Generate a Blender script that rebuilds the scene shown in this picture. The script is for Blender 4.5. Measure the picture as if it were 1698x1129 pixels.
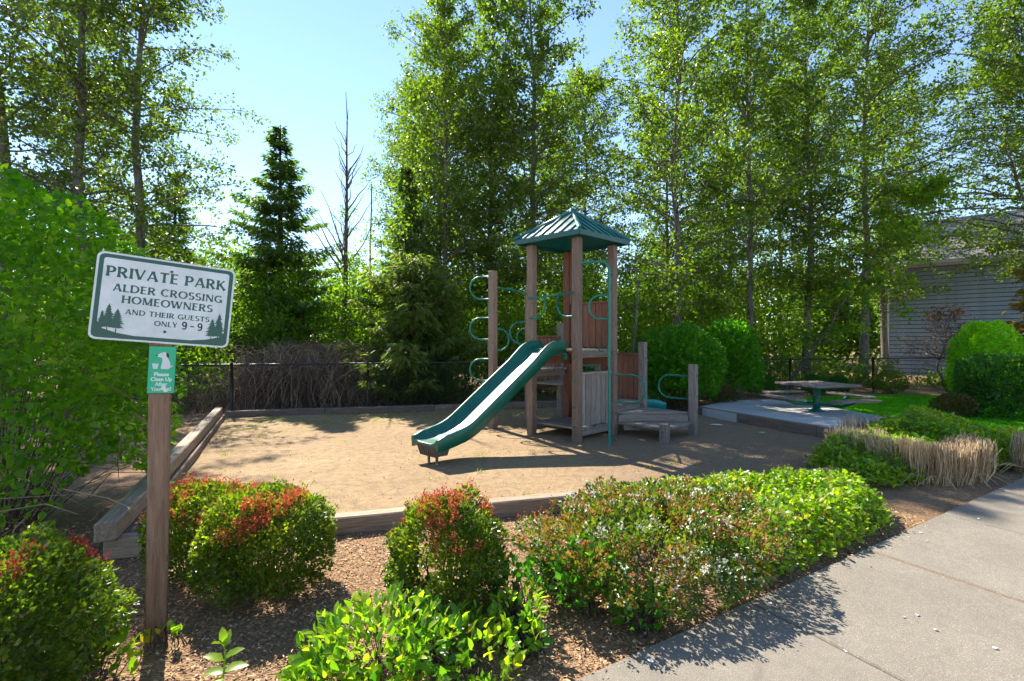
import bpy, math, random
import numpy as np
from mathutils import Matrix, Vector

for _o in list(bpy.data.objects):
    bpy.data.objects.remove(_o)
SC = bpy.context.scene
COL = SC.collection
R = math.radians

# ------------------------------------------------------------------ camera, sky, sun, exposure
cam_d = bpy.data.cameras.new('camera')
cam_d.sensor_width = 36.0
cam_d.lens = 16.5
cam_d.clip_start = 0.05
cam_d.clip_end = 1500.0
cam = bpy.data.objects.new('camera', cam_d)
COL.objects.link(cam)
cam.location = (0, 0, 1.75)
cam.rotation_euler = (R(90), 0, 0)
SC.camera = cam

SUN_AZ, SUN_EL = R(-34), R(47)          # azimuth from +Y, clockwise positive
world = bpy.data.worlds.new('World')
SC.world = world
world.use_nodes = True
_wt = world.node_tree
_bg = _wt.nodes['Background']
_sky = _wt.nodes.new('ShaderNodeTexSky')
_sky.sky_type = 'NISHITA'
_sky.sun_disc = False
_sky.sun_elevation = SUN_EL
_sky.sun_rotation = SUN_AZ
_sky.air_density = 1.0
_sky.dust_density = 0.0
_sky.ozone_density = 2.0
_wt.links.new(_sky.outputs[0], _bg.inputs[0])
_bg.inputs[1].default_value = 0.071
sun_d = bpy.data.lights.new('sun', 'SUN')
sun_d.energy = 3.15
sun_d.angle = R(0.5)
sun_d.color = (1.0, 0.93, 0.80)
sun = bpy.data.objects.new('sun', sun_d)
COL.objects.link(sun)
_sv = Vector((math.sin(SUN_AZ) * math.cos(SUN_EL), math.cos(SUN_AZ) * math.cos(SUN_EL), math.sin(SUN_EL)))
sun.rotation_euler = _sv.to_track_quat('Z', 'Y').to_euler()
sun.location = (-12, 18, 25)
SC.view_settings.view_transform = 'Standard'
SC.view_settings.look = 'None'
SC.view_settings.gamma = 1.0
SC.view_settings.exposure = 2.06
SC.view_settings.use_curve_mapping = False
SC.render.engine = 'CYCLES'
SC.cycles.max_bounces = 6
SC.cycles.use_adaptive_sampling = True
SC.cycles.adaptive_threshold = 0.03
SC.cycles.transmission_bounces = 6
SC.cycles.diffuse_bounces = 4
SC.cycles.glossy_bounces = 2
SC.cycles.use_denoising = True

# ------------------------------------------------------------------ helpers
PW = {}          # world matrix of each object
MATS = {}
I4 = Matrix.Identity(4)


def link(name, data, parent=None, M=None):
    M = M if M is not None else I4
    o = bpy.data.objects.new(name, data)
    COL.objects.link(o)
    if parent is not None:
        o.parent = parent
        o.matrix_basis = PW[parent].inverted() @ M
    else:
        o.matrix_basis = M
    PW[o] = M.copy()
    return o


def tag(o, label=None, cat=None, group=None, kind=None):
    if label: o['label'] = label
    if cat: o['category'] = cat
    if group: o['group'] = group
    if kind: o['kind'] = kind
    return o


def thing(name, label, cat, loc=(0, 0, 0), group=None, rz=0.0):
    o = link(name, None, None, Matrix.Translation(Vector(loc)) @ Matrix.Rotation(rz, 4, 'Z'))
    o.empty_display_size = 0.2
    return tag(o, label, cat, group)


def mesh_np(name, V, faces, mat=None, rnd=None, smooth=False):
    """faces: list of int arrays (each n x k)."""
    me = bpy.data.meshes.new(name)
    V = np.ascontiguousarray(V, dtype=np.float32)
    fl = [np.asarray(f, dtype=np.int32) for f in faces if len(f)]
    me.vertices.add(len(V))
    me.vertices.foreach_set('co', V.ravel())
    nl = sum(f.size for f in fl)
    npoly = sum(len(f) for f in fl)
    me.loops.add(nl)
    me.polygons.add(npoly)
    me.loops.foreach_set('vertex_index', np.concatenate([f.ravel() for f in fl]))
    cnt = np.concatenate([np.full(len(f), f.shape[1], dtype=np.int32) for f in fl])
    st = np.zeros(npoly, dtype=np.int32)
    st[1:] = np.cumsum(cnt)[:-1]
    me.polygons.foreach_set('loop_start', st)
    if rnd is not None:
        a = me.attributes.new('rnd', 'FLOAT', 'POINT')
        a.data.foreach_set('value', np.ascontiguousarray(rnd, dtype=np.float32))
    if smooth:
        me.polygons.foreach_set('use_smooth', np.ones(npoly, dtype=bool))
    me.update(calc_edges=True)
    me.validate()
    if mat: me.materials.append(mat)
    return me


def pyd(name, V, F, mat=None, smooth=False):
    me = bpy.data.meshes.new(name)
    me.from_pydata([tuple(map(float, v)) for v in V], [], [tuple(map(int, f)) for f in F])
    if smooth:
        for p in me.polygons: p.use_smooth = True
    me.update()
    if mat: me.materials.append(mat)
    return me


def nrm(a):
    return a / np.maximum(np.linalg.norm(a, axis=-1, keepdims=True), 1e-9)


BOX_F = [(0, 1, 2, 3), (7, 6, 5, 4), (0, 4, 5, 1), (1, 5, 6, 2), (2, 6, 7, 3), (3, 7, 4, 0)]
_bc = {}


def bevel_box(L, W, H, b=0.008, mat=None, jit=0.0, rng=None):
    """box along local x from 0..L, centred in y and z; chamfered long edges."""
    key = (round(L, 4), round(W, 4), round(H, 4), b, mat.name if mat else '', jit > 0)
    if jit == 0 and key in _bc: return _bc[key]
    w, h = W / 2, H / 2
    ring = [(-w + b, -h), (w - b, -h), (w, -h + b), (w, h - b), (w - b, h), (-w + b, h), (-w, h - b), (-w, -h + b)]
    e = b * 0.8
    V, F = [], []
    xs = [(0, 1), (e, 0), (L - e, 0), (L, 1)]
    if jit:
        n = max(2, int(L / 0.35))
        xs = [(0, 1), (e, 0)] + [(L * k / n, 0) for k in range(1, n)] + [(L - e, 0), (L, 1)]
    for x, ins in xs:
        jy = rng.uniform(-jit, jit) if jit else 0
        jz = rng.uniform(-jit, jit) if jit else 0
        for y, z in ring:
            s = 1 - ins * e / max(min(w, h), 1e-4)
            V.append((x, y * (1 - ins * e / w) + jy, z * (1 - ins * e / h) + jz))
    n = len(xs)
    for i in range(n - 1):
        for k in range(8):
            a, c = i * 8 + k, i * 8 + (k + 1) % 8
            F.append((a, a + 8, c + 8, c))
    F.append(tuple(range(0, 8)))
    F.append(tuple(range((n - 1) * 8 + 7, (n - 1) * 8 - 1, -1)))
    me = pyd('timber', V, F, mat)
    if jit == 0: _bc[key] = me
    return me


def frame(a, b, up=(0, 0, 1)):
    x = (Vector(b) - Vector(a)).normalized()
    u = Vector(up)
    y = u.cross(x)
    if y.length < 1e-4: y = Vector((0, 1, 0)).cross(x)
    y.normalize()
    z = x.cross(y)
    M = Matrix(((x.x, y.x, z.x, a[0]), (x.y, y.y, z.y, a[1]), (x.z, y.z, z.z, a[2]), (0, 0, 0, 1)))
    return M


def board(name, a, b, W, H, mat, parent, up=(0, 0, 1), bev=0.006, jit=0.0, rng=None):
    """box from a to b; W across (horizontal), H along up."""
    L = (Vector(b) - Vector(a)).length
    return link(name, bevel_box(L, W, H, bev, mat, jit, rng), parent, frame(a, b, up))


def multi_tube(P, Rr, sides=3, ref=None):
    """P n,k,3; Rr n,k -> V, quads"""
    P = np.asarray(P, dtype=np.float64); n, k, _ = P.shape
    T = nrm(np.gradient(P, axis=1))
    ref = np.array([0.31, 0.23, 0.92]) if ref is None else ref
    S = np.cross(T, np.broadcast_to(ref, T.shape))
    bad = np.linalg.norm(S, axis=-1) < 0.15
    if bad.any():
        S[bad] = np.cross(T[bad], np.array([0.9, -0.4, 0.1]))
    S = nrm(S); U = np.cross(T, S)
    ang = np.linspace(0, 2 * np.pi, sides, endpoint=False)
    V = P[:, :, None, :] + Rr[:, :, None, None] * (np.cos(ang)[None, None, :, None] * S[:, :, None, :] + np.sin(ang)[None, None, :, None] * U[:, :, None, :])
    idx = np.arange(n * k * sides).reshape(n, k, sides)
    a = idx[:, :-1, :]; b = np.roll(a, -1, axis=2)
    c = idx[:, 1:, :]; d = np.roll(c, -1, axis=2)
    F = np.stack([a, c, d, b], axis=-1).reshape(-1, 4)
    return V.reshape(-1, 3), F


def tube_mesh(name, path, r, sides=8, mat=None, smooth=True, cap=True):
    P = np.array(path, dtype=float)[None]
    rr = np.full((1, P.shape[1]), r) if np.isscalar(r) else np.array(r)[None]
    V, F = multi_tube(P, rr, sides)
    k = P.shape[1]
    F = [tuple(f) for f in F]
    if cap:
        F.append(tuple(range(sides - 1, -1, -1)))
        F.append(tuple(range((k - 1) * sides, k * sides)))
    return pyd(name, V, F, mat, smooth)


def segs(A, B, ra, rb, sides=3):
    P = np.stack([A, B], axis=1)
    n = len(A)
    Rr = np.stack([np.broadcast_to(ra, n), np.broadcast_to(rb, n)], axis=1)
    return multi_tube(P, Rr, sides)


def cat_meshes(parts):
    Vs, Fs, off = [], [], 0
    for V, F in parts:
        Vs.append(V); Fs.append(F + off); off += len(V)
    return np.concatenate(Vs), np.concatenate(Fs)


def leaf_arrays(P, D, N, L, W, lod=0, fold=0.18, droop=0.12):
    """P base points, D axis, N face normal. lod0: 4 verts 2 tris; lod1: 8 verts 8 tris (oval)."""
    n = len(P)
    D = nrm(D); S = nrm(np.cross(D, N)); N = np.cross(S, D)
    L = np.broadcast_to(L, n)[:, None]; W = np.broadcast_to(W, n)[:, None]
    if lod == 0:
        m = P + D * L * 0.45
        l = m - S * W * 0.5 + N * W * fold
        r = m + S * W * 0.5 + N * W * fold
        t = P + D * L - N * L * droop
        V = np.stack([P, l, t, r], axis=1).reshape(-1, 3)
        i = (np.arange(n) * 4)[:, None]
        F = np.concatenate([i + np.array([[0, 2, 1]]), i + np.array([[0, 3, 2]])])
        return V, [F], 4
    m1 = P + D * L * 0.30 + N * L * 0.02
    m2 = P + D * L * 0.68 - N * L * droop * 0.35
    t = P + D * L - N * L * droop
    l1 = m1 - S * W * 0.48 + N * W * fold; r1 = m1 + S * W * 0.48 + N * W * fold
    l2 = m2 - S * W * 0.42 + N * W * fold; r2 = m2 + S * W * 0.42 + N * W * fold
    V = np.stack([P, m1, m2, t, l1, l2, r1, r2], axis=1).reshape(-1, 3)
    i = (np.arange(n) * 8)[:, None]
    T = np.concatenate([i + np.array([[0, 1, 4]]), i + np.array([[2, 3, 5]]), i + np.array([[0, 6, 1]]), i + np.array([[2, 7, 3]])])
    Q = np.concatenate([i + np.array([[1, 2, 5, 4]]), i + np.array([[6, 7, 2, 1]])])
    return V, [T, Q], 8


def leaf_mesh(name, P, D, N, L, W, mat, rng, lod=0, fold=0.18, droop=0.12, rnd=None):
    V, F, k = leaf_arrays(P, D, N, L, W, lod, fold, droop)
    rnd = rng.random(len(P)) if rnd is None else rnd
    return mesh_np(name, V, F, mat, np.repeat(rnd, k))


def sph(rng, n):
    return nrm(rng.normal(size=(n, 3)))


def lump(D, seed, f=3.0, octs=3):
    r = np.random.default_rng(seed); out = 0
    a = 1.0
    for o in range(octs):
        for k in range(4):
            kv = r.normal(size=3) * f * (1.7 ** o)
            out = out + a * np.sin(D @ kv + r.uniform(0, 6.28))
        a *= 0.6
    return out / 4.0


def gpx(px, py, z=0.0):
    """photo pixel on a level plane at height z -> ground point (used only to survey the site)."""
    d = (1.75 - z) * 778.0 / (py - 564.5)
    return ((px - 849.0) / 778.0 * d, d)


# ------------------------------------------------------------------ materials
class NT:
    def __init__(self, name):
        m = bpy.data.materials.new(name); m.use_nodes = True
        self.m = m; self.t = m.node_tree; self.n = self.t.nodes
        self.bsdf = self.n['Principled BSDF']; self.out = self.n['Material Output']

    def add(self, typ, **kw):
        nd = self.n.new(typ)
        for k, v in kw.items(): setattr(nd, k, v)
        return nd

    def ln(self, a, b): self.t.links.new(a, b)

    def coords(self, kind='Object', scale=(1, 1, 1), rand=False):
        tc = self.add('ShaderNodeTexCoord')
        mp = self.add('ShaderNodeMapping')
        mp.inputs['Scale'].default_value = scale
        self.ln(tc.outputs[kind], mp.inputs['Vector'])
        if rand:
            oi = self.add('ShaderNodeObjectInfo')
            ml = self.add('ShaderNodeMath', operation='MULTIPLY'); ml.inputs[1].default_value = 37.0
            self.ln(oi.outputs['Random'], ml.inputs[0])
            cb = self.add('ShaderNodeCombineXYZ')
            for i in range(3): self.ln(ml.outputs[0], cb.inputs[i])
            self.ln(cb.outputs[0], mp.inputs['Location'])
        return mp.outputs[0]

    def noise(self, vec, scale, detail=4, rough=0.6, dist=0.0):
        nd = self.add('ShaderNodeTexNoise')
        nd.inputs['Scale'].default_value = scale
        nd.inputs['Detail'].default_value = detail
        nd.inputs['Roughness'].default_value = rough
        nd.inputs['Distortion'].default_value = dist
        self.ln(vec, nd.inputs['Vector'])
        return nd.outputs['Fac']

    def ramp(self, fac, stops, interp='LINEAR'):
        nd = self.add('ShaderNodeValToRGB')
        cr = nd.color_ramp; cr.interpolation = interp
        while len(cr.elements) < len(stops): cr.elements.new(0.5)
        for e, (p, c) in zip(cr.elements, stops):
            e.position = p; e.color = (c[0], c[1], c[2], 1) if len(c) == 3 else c
        self.ln(fac, nd.inputs[0])
        return nd.outputs[0]

    def mix(self, fac, a, b, mode='MIX'):
        nd = self.add('ShaderNodeMix', data_type='RGBA', blend_type=mode)
        for s, v in ((nd.inputs[0], fac), (nd.inputs[6], a), (nd.inputs[7], b)):
            if hasattr(v, 'links'): self.ln(v, s)
            elif isinstance(v, (int, float)): s.default_value = v
            else: s.default_value = (v[0], v[1], v[2], 1)
        return nd.outputs[2]

    def math(self, op, a, b=0.0):
        nd = self.add('ShaderNodeMath', operation=op)
        for s, v in ((nd.inputs[0], a), (nd.inputs[1], b)):
            if hasattr(v, 'links'): self.ln(v, s)
            else: s.default_value = v
        return nd.outputs[0]

    def bump(self, h, strength=0.4, dist=0.01):
        nd = self.add('ShaderNodeBump')
        nd.inputs['Strength'].default_value = strength
        nd.inputs['Distance'].default_value = dist
        self.ln(h, nd.inputs['Height'])
        self.ln(nd.outputs[0], self.bsdf.inputs['Normal'])

    def set(self, **kw):
        for k, v in kw.items():
            s = self.bsdf.inputs[k.replace('_', ' ')]
            if hasattr(v, 'links'): self.ln(v, s)
            elif isinstance(v, (tuple, list)): s.default_value = (*v, 1) if len(v) == 3 else v
            else: s.default_value = v
        return self.m


def leaf_mat(name, cols, trans=0.45, tcol=None, rough=0.5, spec=0.35):
    t = NT(name)
    at = t.add('ShaderNodeAttribute'); at.attribute_name = 'rnd'
    n = len(cols)
    c = t.ramp(at.outputs['Fac'], [(i / max(n - 1, 1), col) for i, col in enumerate(cols)])
    t.set(Base_Color=c, Roughness=rough)
    t.bsdf.inputs['Specular IOR Level'].default_value = spec
    tr = t.add('ShaderNodeBsdfTranslucent')
    tc = t.mix(1.0, c, tcol or (2.6, 2.95, 0.65), 'MULTIPLY')
    t.ln(tc, tr.inputs['Color'])
    mx = t.add('ShaderNodeMixShader'); mx.inputs[0].default_value = trans
    t.ln(t.bsdf.outputs[0], mx.inputs[1]); t.ln(tr.outputs[0], mx.inputs[2])
    t.ln(mx.outputs[0], t.out.inputs['Surface'])
    return t.m


def wood_mat(name, dark, mid, light, rough=0.8, stretch=14.0, knots=True, grey=0.0):
    t = NT(name)
    v = t.coords('Object', (1.0, stretch, stretch), rand=True)
    g = t.noise(v, 3.2, 6, 0.65, 0.6)
    v2 = t.coords('Object', (2.0, 60.0, 60.0), rand=True)
    fine = t.noise(v2, 3.0, 4, 0.7)
    v3 = t.coords('Object', (1.5, 2.0, 2.0), rand=True)
    blot = t.noise(v3, 2.0, 3, 0.5)
    c = t.ramp(g, [(0.25, dark), (0.5, mid), (0.78, light)])
    c = t.mix(t.math('MULTIPLY', blot, 0.45), c, dark)
    cr = t.ramp(fine, [(0.36, (0.35, 0.35, 0.35)), (0.46, (1, 1, 1))])
    c = t.mix(0.55, c, t.mix(1.0, c, cr, 'MULTIPLY'))
    oi = t.add('ShaderNodeObjectInfo')
    hv = t.add('ShaderNodeHueSaturation')
    t.ln(t.math('ADD', t.math('MULTIPLY', oi.outputs['Random'], 0.45), 0.78), hv.inputs['Value'])
    t.ln(c, hv.inputs['Color'])
    c = hv.outputs[0]
    if knots:
        vo = t.add('ShaderNodeTexVoronoi')
        vo.inputs['Scale'].default_value = 2.2
        t.ln(t.coords('Object', (1.2, 3.0, 3.0), rand=True), vo.inputs['Vector'])
        k = t.ramp(vo.outputs['Distance'], [(0.045, (1, 1, 1)), (0.10, (0, 0, 0))])
        c = t.mix(t.math('MULTIPLY', k, 0.75), c, (dark[0] * 0.35, dark[1] * 0.3, dark[2] * 0.3))
    t.bump(t.math('ADD', t.math('MULTIPLY', g, 0.6), fine), 0.55, 0.006)
    return t.set(Base_Color=c, Roughness=rough)


def plain_mat(name, col, rough=0.5, metal=0.0, var=0.15, nscale=8.0, bump=0.0, spec=0.5):
    t = NT(name)
    v = t.coords('Object')
    n = t.noise(v, nscale, 5, 0.6)
    lo = tuple(x * (1 - var) for x in col); hi = tuple(min(1, x * (1 + var)) for x in col)
    c = t.ramp(n, [(0.3, lo), (0.7, hi)])
    if bump: t.bump(t.noise(v, nscale * 12, 3), bump, 0.004)
    t.bsdf.inputs['Specular IOR Level'].default_value = spec
    r = t.math('ADD', t.math('MULTIPLY', n, 0.25), rough - 0.12)
    return t.set(Base_Color=c, Roughness=r, Metallic=metal)


M = MATS
M['wood_post'] = wood_mat('weathered_post_wood', (0.13, 0.083, 0.060), (0.27, 0.185, 0.135), (0.41, 0.305, 0.235))
M['wood_red'] = wood_mat('reddish_cedar_wood', (0.12, 0.045, 0.025), (0.24, 0.10, 0.058), (0.34, 0.165, 0.10))
M['wood_grey'] = wood_mat('grey_deck_wood', (0.13, 0.10, 0.085), (0.27, 0.225, 0.19), (0.42, 0.365, 0.315))
M['wood_sign'] = wood_mat('brown_sign_post_wood', (0.14, 0.075, 0.045), (0.27, 0.155, 0.095), (0.40, 0.25, 0.165))
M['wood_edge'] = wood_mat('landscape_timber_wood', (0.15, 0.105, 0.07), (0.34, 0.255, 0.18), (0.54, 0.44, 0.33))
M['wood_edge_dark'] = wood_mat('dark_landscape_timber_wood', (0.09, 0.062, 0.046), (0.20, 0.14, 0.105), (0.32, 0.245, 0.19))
M['teal'] = plain_mat('green_plastic', (0.003, 0.105, 0.07), 0.40, 0, 0.22, 5.0, 0.03)
M['teal_pipe'] = plain_mat('green_coated_pipe', (0.008, 0.17, 0.125), 0.4, 0, 0.2, 20.0)
M['teal_roof'] = plain_mat('green_roof_metal', (0.012, 0.13, 0.125), 0.36, 0.0, 0.25, 3.0)
M['teal_rib'] = plain_mat('dark_green_roof_rib', (0.006, 0.085, 0.085), 0.4, 0.0, 0.2, 5.0)
M['teal_bright'] = plain_mat('turquoise_plastic', (0.005, 0.22, 0.20), 0.3, 0, 0.15, 5.0)
M['bolt'] = plain_mat('blue_green_bolt', (0.04, 0.19, 0.20), 0.35, 0.3)
M['zinc'] = plain_mat('zinc_bolt', (0.30, 0.30, 0.31), 0.35, 0.9)
M['black_steel'] = plain_mat('black_coated_steel', (0.012, 0.012, 0.013), 0.4, 0.0, 0.3)
M['foot_grey'] = plain_mat('grey_slide_foot', (0.10, 0.095, 0.085), 0.6)
M['sign_white'] = plain_mat('sign_white', (0.62, 0.64, 0.655), 0.4, 0, 0.13, 9.0)
M['sign_green'] = plain_mat('sign_dark_green', (0.006, 0.075, 0.055), 0.35, 0, 0.12, 6.0)
M['sign_bright'] = plain_mat('sign_bright_green', (0.0, 0.40, 0.20), 0.35, 0, 0.06, 6.0)
M['ink'] = plain_mat('black_ink', (0.012, 0.012, 0.014), 0.4)
M['paper'] = plain_mat('white_paper', (0.75, 0.74, 0.72), 0.7)
M['bark'] = None


def bark_mat(name, dark, light, sc=6.0):
    t = NT(name)
    v = t.coords('Object', (1, 1, 0.35))
    n = t.noise(v, sc, 6, 0.7, 0.8)
    n2 = t.noise(t.coords('Object', (1, 1, 3.0)), 2.5, 3)
    c = t.ramp(n, [(0.3, dark), (0.62, light)])
    c = t.mix(t.ramp(n2, [(0.55, (0, 0, 0)), (0.7, (0.6, 0.6, 0.6))]), c, dark)
    t.bump(n, 0.8, 0.03)
    return t.set(Base_Color=c, Roughness=0.9)


M['bark'] = bark_mat('alder_bark', (0.05, 0.042, 0.036), (0.18, 0.158, 0.138))
M['bark_dark'] = bark_mat('conifer_bark', (0.035, 0.026, 0.02), (0.12, 0.09, 0.07))
M['bark_pale'] = bark_mat('pale_birch_bark', (0.12, 0.11, 0.10), (0.5, 0.48, 0.44))
M['twig'] = bark_mat('twig_bark', (0.05, 0.035, 0.025), (0.14, 0.10, 0.07), 20)
M['cane'] = None
t = NT('dead_cane')
at = t.add('ShaderNodeAttribute'); at.attribute_name = 'rnd'
M['cane'] = t.set(Base_Color=t.ramp(at.outputs['Fac'], [(0, (0.09, 0.05, 0.03)), (0.5, (0.20, 0.125, 0.075)), (1, (0.44, 0.32, 0.21))]), Roughness=0.8)
t = NT('dry_straw')
at = t.add('ShaderNodeAttribute'); at.attribute_name = 'rnd'
M['straw'] = t.set(Base_Color=t.ramp(at.outputs['Fac'], [(0, (0.28, 0.17, 0.085)), (0.5, (0.52, 0.36, 0.20)), (1, (0.72, 0.57, 0.38))]), Roughness=0.7)
t = NT('wood_chip')
at = t.add('ShaderNodeAttribute'); at.attribute_name = 'rnd'
M['chip'] = t.set(Base_Color=t.ramp(at.outputs['Fac'], [(0, (0.13, 0.06, 0.03)), (0.4, (0.34, 0.185, 0.088)), (0.8, (0.52, 0.33, 0.17)), (1, (0.62, 0.47, 0.32))]), Roughness=0.85)
t = NT('pebble')
at = t.add('ShaderNodeAttribute'); at.attribute_name = 'rnd'
M['pebble'] = t.set(Base_Color=t.ramp(at.outputs['Fac'], [(0, (0.06, 0.04, 0.028)), (0.6, (0.24, 0.17, 0.11)), (1, (0.5, 0.43, 0.36))]), Roughness=0.9)

# foliage
M['l_alder'] = leaf_mat('alder_leaf', [(0.05, 0.085, 0.010), (0.08, 0.125, 0.014), (0.12, 0.165, 0.02)], 0.56, rough=0.38, spec=0.5)
M['l_left'] = leaf_mat('left_tree_leaf', [(0.04, 0.066, 0.010), (0.066, 0.10, 0.013), (0.10, 0.135, 0.018)], 0.48, rough=0.38, spec=0.5)
M['l_under'] = leaf_mat('understory_leaf', [(0.06, 0.11, 0.008), (0.10, 0.17, 0.012), (0.16, 0.23, 0.02)], 0.58)
M['l_far'] = leaf_mat('far_tree_leaf', [(0.05, 0.09, 0.015), (0.075, 0.13, 0.02), (0.11, 0.17, 0.025)], 0.5)
M['l_spruce'] = leaf_mat('spruce_needle', [(0.042, 0.08, 0.032), (0.07, 0.12, 0.046), (0.11, 0.155, 0.058)], 0.52)
M['l_pine'] = leaf_mat('pine_needle', [(0.055, 0.09, 0.026), (0.10, 0.14, 0.042), (0.17, 0.19, 0.07)], 0.5)
M['l_brown'] = leaf_mat('browning_needle', [(0.07, 0.06, 0.012), (0.16, 0.11, 0.025), (0.22, 0.15, 0.04)], 0.4)
M['l_big'] = leaf_mat('broad_shrub_leaf', [(0.05, 0.135, 0.010), (0.095, 0.20, 0.012), (0.19, 0.28, 0.015)], 0.58, rough=0.42)
M['l_box'] = leaf_mat('clipped_shrub_leaf', [(0.045, 0.085, 0.010), (0.10, 0.145, 0.014), (0.23, 0.24, 0.024)], 0.45, rough=0.36, spec=0.45)
M['l_round'] = leaf_mat('round_hedge_leaf', [(0.035, 0.12, 0.008), (0.06, 0.175, 0.010), (0.12, 0.24, 0.016)], 0.52)
M['l_hedge'] = leaf_mat('box_hedge_leaf', [(0.022, 0.078, 0.014), (0.036, 0.112, 0.018), (0.075, 0.17, 0.024)], 0.46)
M['l_lime'] = leaf_mat('lime_topiary_leaf', [(0.13, 0.26, 0.008), (0.20, 0.37, 0.012), (0.30, 0.48, 0.02)], 0.5)
M['l_salal'] = leaf_mat('glossy_ground_leaf', [(0.035, 0.11, 0.010), (0.11, 0.21, 0.014), (0.20, 0.29, 0.018), (0.34, 0.32, 0.03)], 0.46, rough=0.34, spec=0.5)
M['l_deep'] = leaf_mat('deep_green_leaf', [(0.03, 0.11, 0.008), (0.045, 0.15, 0.012), (0.08, 0.21, 0.016)], 0.45, rough=0.34, spec=0.5)
M['l_cover'] = leaf_mat('ground_cover_leaf', [(0.06, 0.14, 0.010), (0.12, 0.22, 0.012), (0.22, 0.29, 0.015), (0.30, 0.24, 0.02)], 0.45, rough=0.38, spec=0.45)
M['l_abelia'] = leaf_mat('dark_flower_shrub_leaf', [(0.030, 0.075, 0.012), (0.06, 0.115, 0.016), (0.13, 0.16, 0.02), (0.22, 0.10, 0.03)], 0.36, rough=0.3, spec=0.5)
M['l_rust'] = leaf_mat('rust_sepal', [(0.28, 0.09, 0.025), (0.42, 0.17, 0.05), (0.52, 0.28, 0.11)], 0.4, tcol=(1.2, 1.0, 0.7))
M['l_white'] = leaf_mat('white_blossom', [(0.66, 0.62, 0.50), (0.76, 0.74, 0.66), (0.8, 0.8, 0.76)], 0.35, tcol=(1, 1, 1))
M['l_red'] = leaf_mat('red_new_leaf', [(0.36, 0.05, 0.035), (0.50, 0.10, 0.06), (0.55, 0.22, 0.08)], 0.45, tcol=(1.3, 0.9, 0.8))
M['l_crimson'] = leaf_mat('crimson_new_leaf', [(0.22, 0.025, 0.03), (0.34, 0.04, 0.045), (0.42, 0.09, 0.06)], 0.4, tcol=(1.3, 0.8, 0.7))
M['l_dusk'] = leaf_mat('dusky_shrub_leaf', [(0.04, 0.05, 0.014), (0.07, 0.065, 0.02), (0.14, 0.075, 0.03)], 0.35)
M['l_dead'] = leaf_mat('dead_leaf', [(0.12, 0.06, 0.03), (0.22, 0.13, 0.06), (0.30, 0.19, 0.10)], 0.3, tcol=(1, 0.9, 0.7))
M['l_grass'] = leaf_mat('lawn_blade', [(0.06, 0.22, 0.006), (0.09, 0.30, 0.008), (0.14, 0.38, 0.012)], 0.5)

# ------------------------------------------------------------------ ground
def smooth(a, b, x):
    t = np.clip((x - a) / (b - a), 0, 1)
    return t * t * (3 - 2 * t)


RA, RB = np.array([6.45, 6.5]), np.array([3.55, 12.75])       # right edge of the play area
RD = (RB - RA) / np.linalg.norm(RB - RA)
RN = np.array([RD[1], -RD[0]])                                  # to the right


def gz(x, y):
    x = np.asarray(x, float); y = np.asarray(y, float)
    z = 0.010 * np.sin(1.7 * x + 0.6 * y) * np.cos(1.3 * y - 0.4 * x) + 0.006 * np.sin(4.1 * x - 2.0) * np.sin(3.7 * y + 1.0)
    s = (x - RA[0]) * RN[0] + (y - RA[1]) * RN[1]
    z = z + 0.13 * smooth(0.05, 0.2, s) * smooth(6.2, 7.8, y)
    return z * smooth(60, 30, np.hypot(x, y))


def grid_sheet(name, xs, ys, zf, mat, inside=None, kind='structure'):
    X, Y = np.meshgrid(xs, ys)
    V = np.stack([X.ravel(), Y.ravel(), zf(X.ravel(), Y.ravel())], axis=1)
    nx, ny = len(xs), len(ys)
    i = (np.arange(ny - 1)[:, None] * nx + np.arange(nx - 1)[None, :]).ravel()
    F = np.stack([i, i + 1, i + nx + 1, i + nx], axis=1)
    if inside is not None:
        c = V[F].mean(axis=1)
        F = F[inside(c[:, 0], c[:, 1])]
        used = np.unique(F); mp = -np.ones(len(V), int); mp[used] = np.arange(len(used))
        V = V[used]; F = mp[F]
    me = mesh_np(name, V, [F], mat, smooth=True)
    return tag(link(name, me), kind=kind)


def in_poly(poly):
    P = np.array(poly)

    def f(x, y):
        ins = np.zeros(np.shape(x), bool)
        j = len(P) - 1
        for i in range(len(P)):
            xi, yi = P[i]; xj, yj = P[j]
            c = ((yi > y) != (yj > y)) & (x < (xj - xi) * (y - yi) / (yj - yi + 1e-12) + xi)
            ins ^= c
            j = i
        return ins
    return f


t = NT('bark_mulch')
v = t.coords('Object')
vo = t.add('ShaderNodeTexVoronoi'); vo.inputs['Scale'].default_value = 55.0
t.ln(t.coords('Object', (1, 1.9, 1)), vo.inputs['Vector'])
n1 = t.noise(v, 1.3, 4)
n2 = t.noise(v, 30, 5, 0.75)
c = t.ramp(vo.outputs['Color'], [(0.1, (0.14, 0.07, 0.032)), (0.45, (0.32, 0.18, 0.085)), (0.9, (0.52, 0.34, 0.18))])
c = t.mix(t.ramp(n1, [(0.42, (0, 0, 0)), (0.62, (0.55, 0.55, 0.55))]), c, (0.17, 0.105, 0.065))
c = t.mix(t.math('MULTIPLY', n2, 0.5), c, (0.17, 0.095, 0.055))
t.bump(t.math('ADD', vo.outputs['Distance'], n2), 0.9, 0.02)
M['mulch'] = t.set(Base_Color=c, Roughness=0.95)

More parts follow.
